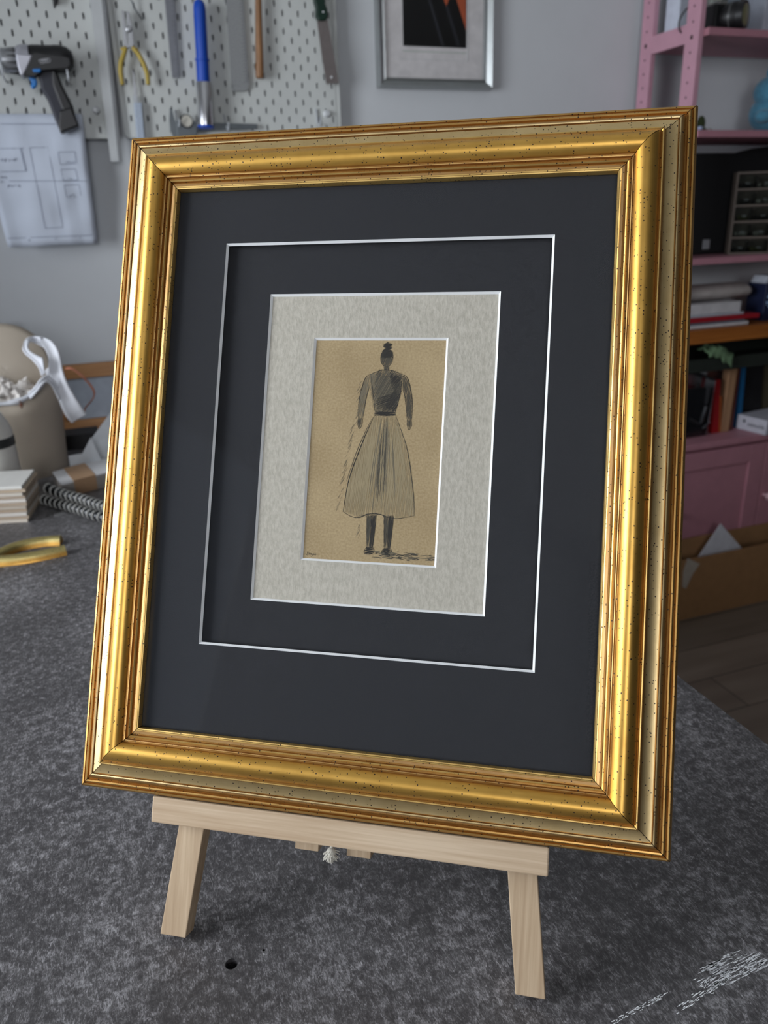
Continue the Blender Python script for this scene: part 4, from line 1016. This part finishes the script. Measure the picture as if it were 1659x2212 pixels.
MB().prism([V((a, 2.0, wz+.118)), V((a+.09, 2.0, wz+.118)), V((a+.09, 2.0, wz+.14)), V((a+.012, 2.0, wz+.14))], (0, .06, 0)).build('gable_top', mat('white_gable', (190, 196, 206), .5), bb)
# below the board: tray with green cloth
zt3 = onY(1560, 800, 1.96).z; zt4 = onY(1560, 780, 1.96).z
o = MB().box((SX+PT+.004, 1.965, zt3), (CX1-.004, 2.19, zt3+.012)).box((SX+PT+.004, 1.965, zt3+.012), (CX1-.004, 1.977, zt4+.01)).box((SX+PT+.004, 2.17, zt3+.012), (CX1-.004, 2.19, wz-.06)).box((SX+PT+.004, 1.977, zt3+.012), (SX+PT+.012, 2.17, wz-.06)).box((CX1-.012, 1.977, zt3+.012), (CX1-.004, 2.17, wz-.06)).build('dark_tray', mat('very_dark_green', (30, 36, 30), .7), su, bevel=.001)
rs = random.Random(21); mb = MB(); c = onY(1545, 765, 1.985)
nx_, ny_ = 14, 10; vv = []
for j in range(ny_+1):
    for i in range(nx_+1):
        u, v_ = i/nx_, j/ny_
        x_ = c.x-.055+.095*u; y_ = 1.962-.004+.05*v_
        zz = zt4+.03+.016*math.sin(u*3.0+.4)+.012*mnoise.noise(V((u*4, v_*3, 2)))+.010*mnoise.noise(V((u*9, v_*7, 5)))
        if v_ < .25: zz -= (.25-v_)*.14*(.5+u); y_ = 1.950-.003*mnoise.noise(V((u*6, 1, 0)))
        vv.append((x_, y_, zz))
mb.add(vv, [(j*(nx_+1)+i, j*(nx_+1)+i+1, (j+1)*(nx_+1)+i+1, (j+1)*(nx_+1)+i) for j in range(ny_) for i in range(nx_)])
o = mb.build('green_cloth', mat('sage_green_cloth', (98, 124, 92), .9, var=.15, scale=80), smooth=180, solid=.002); tag(o, 'crumpled sage green cloth draped over the edge of the dark tray', 'cloth')
# things standing on the cupboard
cz = ct+.0003
def standing(name, topl, topr, botl, botr, Y, depth, m, label, cat):
    a, b_, c_, d_ = onY(*topl, Y), onY(*topr, Y), onY(*botr, Y), onY(*botl, Y)
    c_.z = cz; d_.z = cz
    o = MB().prism([a, b_, c_, d_], (0, depth, 0)).build(name, m, bevel=.0015); tag(o, label, cat); return o
standing('red_book', (1545, 822), (1557, 820), (1537, 938), (1552, 938), 2.0, .14, mat('crimson_cover', (150, 12, 18), .5), 'red book standing beside the clear bag on the pink cupboard', 'book')
standing('orange_book', (1556, 856), (1560, 856), (1553, 938), (1557, 938), 2.0, .13, mat('orange_cover', (150, 76, 24), .5), 'thin orange book standing right of the red book on the pink cupboard', 'book')
standing('wooden_plank', (1577, 798), (1594, 796), (1556, 937), (1574, 932), 2.0, .03, wood('tan_plank', (140, 104, 76), (170, 132, 98), 2, 40, .6), 'tan wooden plank standing upright on the pink cupboard between the books', 'plank')
standing('brown_book', (1595, 796), (1600, 796), (1575, 932), (1582, 930), 2.01, .14, mat('rust_cover', (96, 44, 26), .5), 'rust brown book right of the upright tan plank', 'book')
standing('blue_book', (1603, 794), (1612, 793), (1590, 928), (1600, 926), 2.02, .14, mat('petrol_blue_cover', (20, 92, 140), .5), 'petrol blue book standing on the pink cupboard', 'book')
standing('black_folder', (1613, 792), (1650, 788), (1601, 926), (1640, 920), 2.04, .12, M_black, 'wide black folder standing right of the blue book', 'folder')
standing('olive_box', (1652, 788), (1690, 784), (1642, 920), (1685, 916), 2.05, .12, mat('dark_olive_card', (72, 66, 48), .7), 'dark olive box at the right edge standing on the pink cupboard', 'box')
# clear zip bag with metal parts
cb = thing('clear_bag', 'clear plastic bag of metal parts on the pink cupboard left of the red book', 'bag', onShelf(1505, 935, 1.985, cz))
Yg = 1.985
a, b_ = onY(1470, 880, Yg).x, onY(1542, 880, Yg).x; zt5 = onY(1530, 822, Yg).z; zt6 = onY(1495, 808, Yg).z
MB().prism([V((a, Yg, cz)), V((b_-.012, Yg, cz)), V((b_, Yg, zt5)), V(((a+b_)/2, Yg, zt6)), V((a, Yg, zt6))], (0, .06, 0)).build('bag_film', thin_glass('bag_film', (.80, .82, .84, 1), 2.4, .15), cb, bevel=.008)
MB().box((a+.006, Yg+.02, cz+.004), (b_-.02, Yg+.045, zt5-.03)).build('dark_contents', mat('dark_navy_parts', (24, 28, 34), .6), cb, bevel=.004)
for (p0, p1, r_) in (((1524, 878), (1512, 915), .0075), ((1490, 905), (1508, 917), .006), ((1532, 912), (1518, 925), .004)):
    p0_, p1_ = onY(*p0, Yg+.012), onY(*p1, Yg+.012)
    p1_.z = max(p1_.z, cz+.01)
    MB().tube([p0_, p0_.lerp(p1_, .85), p1_], [r_, r_, r_*.6], 12).build('metal_part', M_steel, cb, smooth=60)
# white printed box on the cupboard
wb = thing('printed_carton', 'white carton with faint dark print lying askew at the right end of the pink cupboard', 'box', onShelf(1640, 930, 1.95, cz))
pa = onY(1592, 893, 1.985); pb = onY(1652, 948, 1.915)
h_ = .05
A_ = V((onY(1592, 905, 2.02).x, 2.02, cz)); B_ = V((onY(1652, 948, 1.905).x, 1.905, cz))
dd = (B_-A_).normalized(); pp = V((-dd.y, dd.x, 0));
Q = [A_, B_, B_+pp*.16, A_+pp*.16]
MB().hexa(Q+[q_+V((0, 0, h_)) for q_ in Q]).build('carton_body', mat('white_grey_carton', (186, 186, 196), .6), wb, bevel=.002)
nn = V((dd.y, -dd.x, 0)); mb = MB(); rs = random.Random(6); Lb = (B_-A_).length
mb.lathe([(.006, 0), (.006, .0004)], A_+dd*.03+V((0, 0, .032))+nn*.0002, nn, 12)
x_ = .045
while x_ < Lb-.01:
    wdt = rs.uniform(.003, .006); mb.ribbon([A_+dd*x_+V((0, 0, .018))+nn*.0004, A_+dd*(x_+.001)+V((0, 0, .018+rs.uniform(.009, .014)))+nn*.0004], .002, nn); mb.ribbon([A_+dd*x_+V((0, 0, .019))+nn*.0004, A_+dd*(x_+wdt)+V((0, 0, .019+rs.uniform(0, .01)))+nn*.0004], .0016, nn); x_ += wdt+.002
mb.build('printed_lettering', mat('grey_print', (70, 72, 80), .6), wb)
# ------------------------------------------------------------------ cardboard box on the floor
BF = 1.80
g0 = onZ(1470, 1340, FZ); 
cbx = thing('cardboard_box', 'long open cardboard box on the floor in front of the pink cupboard', 'box', (1.95, 1.8, FZ))
bf = g0.y; zr = onY(1560, 1195, bf).z; bx0, bx1 = 1.42, 2.45; bdp = .085
bt_ = onY(1560, 1148, bf+bdp).z
# front, back (taller), sides, bottom; th thin card
th = .005
MB().box((bx0, bf, FZ), (bx1, bf+th, zr)).build('front_panel', M_card, cbx)
MB().box((bx0, bf+bdp-th, FZ), (bx1, bf+bdp, max(bt_, zr))).build('back_panel', M_card, cbx)
for xx in (bx0, bx1-th): MB().box((xx, bf+th, FZ), (xx+th, bf+bdp-th, zr)).build('side_panel', M_card, cbx)
MB().box((bx0+th, bf+th, FZ), (bx1-th, bf+bdp-th, FZ+th)).build('bottom_panel', M_card, cbx)
# white papers sticking out
def leaf(name, pts, Y, Y2, m, label):
    P = [onY(x, y, Y) for x, y in pts]
    for p_ in P: p_.z = max(p_.z, FZ+.006)
    o = MB().prism(P, (0, Y2-Y, 0)).build(name, m, bevel=.0005); tag(o, label, 'paper'); return o
leaf('folded_paper', [(1496, 1222), (1557, 1131), (1606, 1188), (1606, 1300), (1500, 1325)], bf+.035, bf+.037, mat('soft_white_paper', (205, 205, 212), .85), 'white paper sheet rising to a point out of the cardboard box')
o = leaf('paper_scrap', [(1476, 1236), (1486, 1206), (1512, 1218), (1497, 1240), (1482, 1272), (1474, 1268)], bf-.003, bf-.001, mat('tan_white_scrap', (170, 160, 148), .8), 'crumpled tan and white scrap hanging over the front of the cardboard box')

# ------------------------------------------------------------------ things on the left of the table
def T(px, py, dz=0): p_ = onZ(px, py, TZ+dz); return p_
# bin with lid up, liner and ribbon loops
bc = V((-.165, 1.80, TZ)); 
c_near = T(85, 1056)
bn = thing('waste_bin', 'beige plastic bin with its domed lid raised, standing at the back of the workbench', 'bin', (-.2, 1.83, TZ))
M_bin = mat('beige_plastic', (186, 174, 158), .5, var=.03, scale=12, bmp=.03)
bcx, bcy = -.222, 1.80; rb = .092; rtp = .102
# depth of the axis chosen so that the right side runs down to photo x=145, y=1020
zrim_f = onY(60, 870, bcy-rtp).z
RH = zrim_f-TZ
segs = 40; vv = []; prof_z = [0, .01, RH*.5, RH-.05, RH-.046]
mb = MB()
def rad(z): return rb+(rtp-rb)*z/RH
def rimz(an):  # wavy rim: higher at the right side
    return RH+.052*math.cos(an)**2*(1 if math.cos(an) > 0 else .9)
ring = []
levels = [0, .06, .3, .6, .84]
for lv in levels:
    for k in range(segs):
        an = 2*math.pi*k/segs; z_ = lv*RH; r_ = rad(z_)*(1.0 if lv < .84 else 1.012)
        vv.append((bcx+math.cos(an)*r_, bcy+math.sin(an)*r_, TZ+z_))
for k in range(segs):
    an = 2*math.pi*k/segs; r_ = rad(RH)*1.012; vv.append((bcx+math.cos(an)*r_, bcy+math.sin(an)*r_, TZ+rimz(an)))
nl = len(levels)+1
ff = [(i*segs+k, i*segs+(k+1) % segs, (i+1)*segs+(k+1) % segs, (i+1)*segs+k) for i in range(nl-1) for k in range(segs)]+[tuple(range(segs-1, -1, -1))]
mb.add(vv, ff); mb.build('bin_body', M_bin, bn, smooth=60, solid=.003)
# seam line
mb = MB(); mb.tube([(bcx+math.cos(2*math.pi*k/48)*(rad(RH*.84)*1.008), bcy+math.sin(2*math.pi*k/48)*(rad(RH*.84)*1.008), TZ+RH*.83) for k in range(49)], .0016, 6, cap=False); mb.build('seam_ring', mat('beige_seam', (150, 140, 126), .5), bn, smooth=180)
# liner rolled over the rim
mb = MB(); pts = []
for k in range(49):
    an = 2*math.pi*k/48; r_ = rad(RH)*1.012; pts.append((bcx+math.cos(an)*r_, bcy+math.sin(an)*r_, TZ+rimz(an)+.001+.0015*math.sin(an*7)))
M_lin = mat('white_soft_plastic', (222, 224, 230), .5, var=.03, scale=20, bmp=.4, dist=.003)
mb.tube(pts, [.0055+.0015*math.sin(k*1.7) for k in range(49)], 8, cap=False)
mb.build('liner_rim', M_lin, bn, smooth=180)
# raised domed lid: a disc shell leaning against the back of the opening
lidc = PW(14, 800, bcy+.075); rl = .098
mb = MB(); nr, na = 8, 40; vv = []
up = V((0, .22, .975)).normalized(); sd = V((1, 0, 0)); nrm = sd.cross(up)
for i in range(nr+1):
    r_ = rl*i/nr
    for k in range(na):
        an = 2*math.pi*k/na; vv.append(lidc+sd*math.cos(an)*r_+up*math.sin(an)*r_*1.02-nrm*(-.022)*(1-(i/nr)**2))
mb.add(vv, [(i*na+k, i*na+(k+1) % na, (i+1)*na+(k+1) % na, (i+1)*na+k) for i in range(nr) for k in range(na)])
mb.build('lid', M_bin, bn, smooth=180, solid=.004, label='domed lid standing open')
# crumpled tissue
rs = random.Random(17)
tis = []
for (x, y, s_, dy_) in ((8, 856, .022, -.055), (34, 864, .021, -.06), (52, 842, .023, -.02), (22, 843, .017, -.02), (70, 858, .016, -.05), (2, 832, .02, 0)):
    c_ = PW(x, y, bcy+dy_)
    mb = MB(); mb.ball((0, 0, 0), s_, 18); vv2 = []
    for p_ in mb.v:
        d_ = p_.normalized() if p_.length > 0 else V((0, 0, 1)); f = 1+.55*mnoise.noise(d_*2.2+V((x, y, 0)))+.35*mnoise.noise(d_*5+V((y, x, 3))); vv2.append(c_+p_*f*.9)
    mb.v = vv2
    o = mb.build('crumpled_tissue', mat('white_tissue', (226, 220, 214), .9, var=.04), smooth=35)
    tis.append(o)
tl_ = ['crumpled white tissue at the front left inside the beige bin', 'crumpled white tissue at the front middle of the beige bin', 'upright white tissue poking up in the middle of the beige bin', 'white tissue behind the front left one in the beige bin',
       'white tissue nearest the right rim of the beige bin', 'white tissue at the left picture edge inside the beige bin']
for o, l_ in zip(tis, tl_): tag(o, l_, 'tissue', 'tissues in the beige bin')
# white ribbon (bag handle) looping out of the bin and hanging to the right
def sm_path(pts, n=8):
    P = [V(p_) for p_ in pts]; Q = [P[0]*2-P[1]]+P+[P[-1]*2-P[-2]]; out = []
    for i in range(1, len(Q)-2):
        for j in range(n):
            t_ = j/n; a, b_, c_, d_ = Q[i-1], Q[i], Q[i+1], Q[i+2]
            out.append(.5*((2*b_)+(c_-a)*t_+(2*a-5*b_+4*c_-d_)*t_*t_+(3*b_-a-3*c_+d_)*t_**3))
    out.append(P[-1]); return out
bnd = thing('bin_liner_strap', 'white plastic strap looping up out of the beige bin and hanging over its right side', 'strap', PW(150, 912, bcy-.06))
def strap(name, L_, R_, Ys):
    a = sm_path([PW(x, y, Y) for (x, y), Y in zip(L_, Ys)]); b_ = sm_path([PW(x, y, Y-.006) for (x, y), Y in zip(R_, Ys)])
    mb = MB(); n = len(a); m_ = 6; vv = []
    for i in range(n):
        for j in range(m_+1):
            f = j/m_; p_ = a[i].lerp(b_[i], f); p_.y += .006*math.sin(f*math.pi); vv.append(p_)
    mb.add(vv, [(i*(m_+1)+j, i*(m_+1)+j+1, (i+1)*(m_+1)+j+1, (i+1)*(m_+1)+j) for i in range(n-1) for j in range(m_)])
    return mb.build(name, M_lin, bnd, smooth=180, solid=.0035)
# broad hanging tongue: from the loop top down to the tip
strap('hanging_band', [(68, 735), (88, 742), (103, 768), (106, 800), (112, 830), (125, 860), (140, 895), (155, 914)], [(88, 726), (112, 738), (127, 762), (135, 800), (146, 830), (160, 855), (175, 878), (187, 896)], [bcy-.02, bcy-.05, bcy-.07, bcy-.08, bcy-.09, bcy-.095, bcy-.095, bcy-.09])
strap('loop_band', [(52, 738), (49, 752), (55, 764), (70, 778), (84, 795), (91, 812)], [(62, 735), (60, 752), (68, 762), (86, 772), (92, 776), (96, 808)], [bcy-.05, bcy-.075, bcy-.08, bcy-.085, bcy-.09, bcy-.09])
strap('loop_top', [(52, 740), (60, 730), (72, 727), (88, 728)], [(62, 738), (70, 738), (80, 742), (96, 752)], [bcy-.05, bcy-.04, bcy-.03, bcy-.04])
strap('rim_band', [(60, 850), (75, 838), (86, 822), (100, 812), (112, 818), (126, 838)], [(66, 862), (80, 846), (90, 832), (102, 826), (114, 836), (128, 864)], [bcy-.10, bcy-.108, bcy-.108, bcy-.10, bcy-.097, bcy-.095])
# hook of copper wire
cw_ = thing('copper_wire', 'twisted copper wire curving from behind the strap down to its tip', 'wire', PW(190, 880, bcy-.1))
for off in (0, 2.5):
    pts = sm_path([PW(x+off*.6, y-off, Y) for (x, y), Y in zip([(140, 797), (155, 798), (175, 812), (192, 830), (202, 846), (202, 858), (196, 868), (188, 877), (183, 884), (182, 893)], [1.78, 1.77, 1.75, 1.74, 1.735, 1.73, 1.728, 1.72, 1.715, 1.71])])
    MB().tube(pts, .0012, 6).build('strand', mat('copper', (168, 106, 82), .35, metal=.6), cw_, smooth=180)
MB().tube(sm_path([PW(x, y, bcy-.108) for x, y in [(42, 866), (45, 871), (43, 877), (48, 873), (46, 882)]]), .0014, 6).build('knot', mat('dark_copper', (110, 72, 56), .4, metal=.5), cw_, smooth=180)
# brass lamp finial behind the lid
o = MB().lathe([(.009, 0), (.012, .002), (.012, .012), (.0095, .016), (.0095, .03), (.013, .034), (.013, .05), (0, .052)], (PW(-2, 722, WY-.03).x, WY-.03, PW(-2, 726, WY-.03).z-.02), (0, 0, 1), 20).build('brass_fitting', mat('polished_brass', (176, 150, 50), .25, metal=.9), smooth=40)
tag(o, 'small brass fitting on the wall just above the bin lid at the left edge', 'fitting')
# white bottle with black band
bo = thing('spray_bottle', 'white plastic bottle with a dark band at the left picture edge', 'bottle', T(-2, 1030))
c_ = onZ(5, 1034, TZ); M_bt = mat('white_bottle_plastic', (214, 212, 206), .4, var=.02); rbt = .043; Yo_ = 1.615; hb = onY(8, 870, Yo_).z-TZ; bxc = V((onY(43, 1000, Yo_).x-rbt, Yo_, TZ))
MB().lathe([(rbt*.96, 0), (rbt, .006), (rbt*.99, hb*.57)], bxc, (0, 0, 1), 32).build('lower_body', M_bt, bo, smooth=50)
MB().lathe([(rbt*.99, hb*.57), (rbt*1.0, hb*.575), (rbt*1.0, hb*.66), (rbt*.98, hb*.665)], bxc, (0, 0, 1), 32).build('dark_band', mat('charcoal_band', (46, 48, 48), .4), bo, smooth=50)
MB().lathe([(rbt*.98, hb*.665), (rbt*.97, hb*.72), (rbt*.86, hb*.80), (rbt*.66, hb*.90), (rbt*.5, hb*.94)], bxc, (0, 0, 1), 32).build('shoulder', M_bt, bo, smooth=50)
MB().lathe([(rbt*.55, hb*.94), (rbt*.56, hb*1.14), (rbt*.3, hb*1.16)], bxc, (0, 0, 1), 24).build('cap', mat('navy_cap', (26, 28, 44), .4), bo, smooth=50)
# stack of off-cut boards at the left: sheets one by one
zz = TZ; n_s = 11; rs = random.Random(31)
p_r = T(66, 1127); 
A0 = T(-40, 1133); B0 = T(66, 1127); C0 = T(84, 1099)
dirx = (B0-A0).normalized(); dirb = (C0-B0).normalized(); Ld = .10
ztop = onY(72, 1046, B0.y).z
hs_ = (ztop-TZ)/n_s
cols = [(206, 196, 182), (184, 166, 146), (210, 204, 196), (168, 150, 130), (200, 190, 176), (176, 158, 138), (212, 206, 198), (190, 172, 152), (204, 196, 184), (182, 164, 142), (222, 220, 214)]
desc = ['bottom', 'second from the bottom', 'third from the bottom', 'fourth from the bottom', 'fifth from the bottom', 'middle', 'fifth from the top', 'fourth from the top', 'third from the top', 'second from the top', 'topmost']
for i in range(n_s):
    j1, j2 = rs.uniform(-.004, .003), rs.uniform(-.003, .003)
    b0_ = B0+dirx*j1+dirb*j2; a0_ = b0_-dirx*.16; q_ = [a0_, b0_, b0_+dirb*Ld, a0_+dirb*Ld]
    q_ = [V((p_.x, p_.y, TZ+hs_*i+.0002)) for p_ in q_]
    o = MB().hexa(q_+[p_+V((0, 0, hs_-.0006)) for p_ in q_]).build('board_offcut', mat('offcut_%s' % ('abcdefghijk'[i]), cols[i], .8, var=.03), bevel=.0004)
    tag(o, 'cream board offcut, %s of the stack at the left edge' % desc[i] if desc[i] != 'middle' else 'cream board offcut in the middle of the stack at the left edge', 'board', 'board offcuts stacked at the left edge')
# taped bundle of white boards
bd_ = thing('board_bundle', 'bundle of white card boards wrapped with brown tape behind the flexible tripod', 'bundle', T(180, 1070))
P1_ = T(140, 1078); hB = .034
zt_b = .030
e1 = onZ(133, 1046, TZ+zt_b); e2 = onZ(229, 1020, TZ+zt_b); e3 = onZ(113, 1019, TZ+zt_b)
dx_ = (e2-e1).normalized(); dy_ = (e3-e1); wB = dy_.length; dy_.normalize(); LB = .17
nb = 9
for i in range(nb):
    o_ = e1+dx_*rs.uniform(-.0012, .001); z0_ = TZ+zt_b*i/nb; q_ = [o_, o_+dx_*LB, o_+dx_*LB+dy_*wB, o_+dy_*wB]
    q_ = [V((p_.x, p_.y, z0_+.0001)) for p_ in q_]
    MB().hexa(q_+[p_+V((0, 0, zt_b/nb-.0005)) for p_ in q_]).build('card_board', mat('bundle_white_top' if i == nb-1 else 'bundle_edge', (226, 226, 228) if i == nb-1 else (176, 170, 164), .8), bd_)
t0 = (onZ(159, 1039, TZ+zt_b)-e1).dot(dx_); t1 = (onZ(206, 1026, TZ+zt_b)-e1).dot(dx_)
e_ = .0008; o_ = e1-dy_*e_
q_ = [o_+dx_*t0, o_+dx_*t1, o_+dx_*t1+dy_*(wB+2*e_), o_+dx_*t0+dy_*(wB+2*e_)]; q_ = [V((p_.x, p_.y, TZ+.0002)) for p_ in q_]
MB().hexa(q_+[p_+V((0, 0, zt_b+.0008)) for p_ in q_]).build('brown_tape', mat('brown_paper_tape', (186, 150, 116), .6, var=.03), bd_, bevel=.0005)
# white angled boards behind the bundle
Yw = 1.72
for pts, Y, lb in (([(148, 985), (178, 980), (196, 945), (228, 1000), (228, 1010), (152, 1014)], 1.70, 'low white folded card standing behind the taped bundle'),
                   ([(196, 950), (240, 890), (262, 880), (262, 1020), (200, 1012)], 1.75, 'tall slanted white card standing behind the taped bundle')):
    P = [onY(x, y, Y) for x, y in pts]; zmin = min(p_.z for p_ in P)
    P = [V((p_.x, p_.y, TZ+.0005)) if p_.z < onY(200, 998, Y).z else p_ for p_ in P]
    o = MB().prism(P, (0, .0025, 0)).build('white_card', mat('white_card', (206, 210, 214), .8), bevel=.0004); tag(o, lb, 'card')
# flexible ball tripod legs
tr_ = thing('flexible_tripod', 'flexible tripod with black and white ball-jointed legs lying on the workbench', 'tripod', T(170, 1100))
def ball_leg(pxs, zz):
    rB = .0098
    P = sm_path([onZ(x, y, TZ+z_) for (x, y), z_ in zip(pxs, zz)], 30)
    # arc-length walk
    L = [0]
    for a, b_ in zip(P, P[1:]): L.append(L[-1]+(b_-a).length)
    s_ = 0; pos = []
    while s_ < L[-1]:
        i = max(j for j in range(len(L)) if L[j] <= s_); i = min(i, len(P)-2); f = (s_-L[i])/max(1e-9, L[i+1]-L[i]); pos.append((P[i].lerp(P[i+1], f), (P[i+1]-P[i]).normalized())); s_ += .0150
    lg = None
    for k, (c_, d_) in enumerate(pos):
        if lg is None:
            lg = MB().lathe([(.003, -.002), (.003, L[-1]*.05)], c_, d_, 8).build('leg', M_black, tr_)
        MB().ball(c_, rB*.95, 16).build('ball_joint', mat('gloss_black', (16, 18, 22), .18), lg, smooth=180)
        q_ = c_-d_*.0070
        MB().lathe([(rB*.5, -.0022), (rB*.86, -.0016), (rB*.99, .0), (rB*.99, .0012), (rB*.6, .0022)], q_, d_, 20).build('white_collar', mat('white_rubber', (206, 206, 200), .5), lg, smooth=60)
ball_leg([(108, 1056), (125, 1063), (150, 1071), (178, 1078), (200, 1086), (225, 1094), (245, 1102)], (.034, .030, .028, .028, .028, .029, .030))
ball_leg([(100, 1080), (120, 1086), (150, 1094), (180, 1104), (205, 1113), (225, 1118), (243, 1124)], (.0100,)*7)
# staple / wire bit
o = MB().tube([T(116, 1113, .0006), T(139, 1106, .0006)], .0006, 6).tube([T(117, 1116, .0006), T(140, 1109, .0006)], .0006, 6).build('wire_staple', mat('bright_wire', (220, 220, 220), .3, metal=.5)); tag(o, 'tiny bright wire staple lying on the workbench by the flexible tripod', 'staple')
# gilt moulding offcuts
def offcut(L_, label, r_=.011):
    r0 = thing('moulding_offcut', label, 'moulding', onZ(*L_[len(L_)//2], TZ), 'gilt moulding offcuts')
    P = sm_path([onZ(x, y, TZ+.006) for x, y in L_], 6); mb = MB(); prof = [(-.011, 0), (-.0105, .003), (-.009, .0045), (-.008, .009), (-.005, .013), (0, .0145), (.005, .013), (.008, .009), (.009, .0045), (.0105, .003), (.011, 0)]
    n = len(prof); vv = []
    for i, p_ in enumerate(P):
        t_ = (P[min(i+1, len(P)-1)]-P[max(0, i-1)]).normalized(); s_ = V((-t_.y, t_.x, 0)).normalized()
        for a_, b_ in prof: vv.append(V((p_.x, p_.y, TZ+.0002))+s_*a_+V((0, 0, b_)))
    ff = [(i*n+j, i*n+j+1, (i+1)*n+j+1, (i+1)*n+j) for i in range(len(P)-1) for j in range(n-1)]+[(i*n+n-1, i*n, (i+1)*n, (i+1)*n+n-1) for i in range(len(P)-1)]+[tuple(range(n-1, -1, -1)), tuple((len(P)-1)*n+j for j in range(n))]
    o = mb.add(vv, ff).build('gilt_strip', [M_gold], r0, smooth=40); at = o.data.color_attributes.new('tint', 'FLOAT_COLOR', 'POINT')
    for i in range(len(o.data.vertices)): at.data[i].color = (*((.62, .52, .22) if 3 <= i % n <= 7 else (.70, .40, .10)), 1)
    return r0
offcut([(-40, 1212), (0, 1196), (40, 1180), (90, 1170), (132, 1167)], 'short curved gilt moulding offcut lying behind the other one')
offcut([(-40, 1214), (20, 1210), (70, 1203), (110, 1195), (141, 1188)], 'short curved gilt moulding offcut lying in front of the other one')
# wooden frame leaning against the wall, dark box behind
wf = thing('oak_picture_frame', 'brown wooden picture frame leaning on the wall behind the bin', 'picture frame', (-.05, 2.15, TZ))
Yl = 2.10
a = onY(110, 797, Yl); ztf = a.z; x0 = onY(95, 850, Yl).x; x1 = x0+.42; wd_ = .034; zb0 = TZ+.0
M_wf = wood('mid_brown_oak', (140, 96, 56), (172, 124, 78), 0, 40, .5); M_wf2 = wood('mid_brown_oak_upright', (126, 84, 46), (160, 112, 68), 2, 40, .5)
ln2 = .05
def lean(x, z, y=0): return V((x, Yl-.02+y+(z-TZ)/(ztf-TZ)*ln2, z))
def lb(x0_, x1_, z0_, z1_, m, nm, d=.02, y=0):
    P = [lean(x0_, z0_, y), lean(x1_, z0_, y), lean(x1_, z0_, y+d), lean(x0_, z0_, y+d), lean(x0_, z1_, y), lean(x1_, z1_, y), lean(x1_, z1_, y+d), lean(x0_, z1_, y+d)]
    return MB().hexa(P).build(nm, m, wf, bevel=.002)
lb(x0, x1, ztf-wd_, ztf, M_wf, 'frame_rail'); lb(x0, x1, TZ+.001, TZ+wd_, M_wf, 'frame_rail'); lb(x0, x0+wd_*1.3, TZ+wd_, ztf-wd_, M_wf2, 'frame_rail'); lb(x1-wd_*1.3, x1, TZ+wd_, ztf-wd_, M_wf2, 'frame_rail')
lb(x0+wd_*1.3, x1-wd_*1.3, TZ+wd_, ztf-wd_, mat('grey_backing', (150, 156, 166), .6), 'backing', .006, .008)
o = slab('dark_box', 137, 215, 960, 1.93, 2.0, TZ+.0003, onY(175, 938, 1.93).z-TZ, mat('near_black_box', (24, 22, 24), .6), 'low dark box on the workbench in front of the leaning wooden frame', 'box')
MB().box((x0, 0, 0), (x0, 0, 0)) if False else None
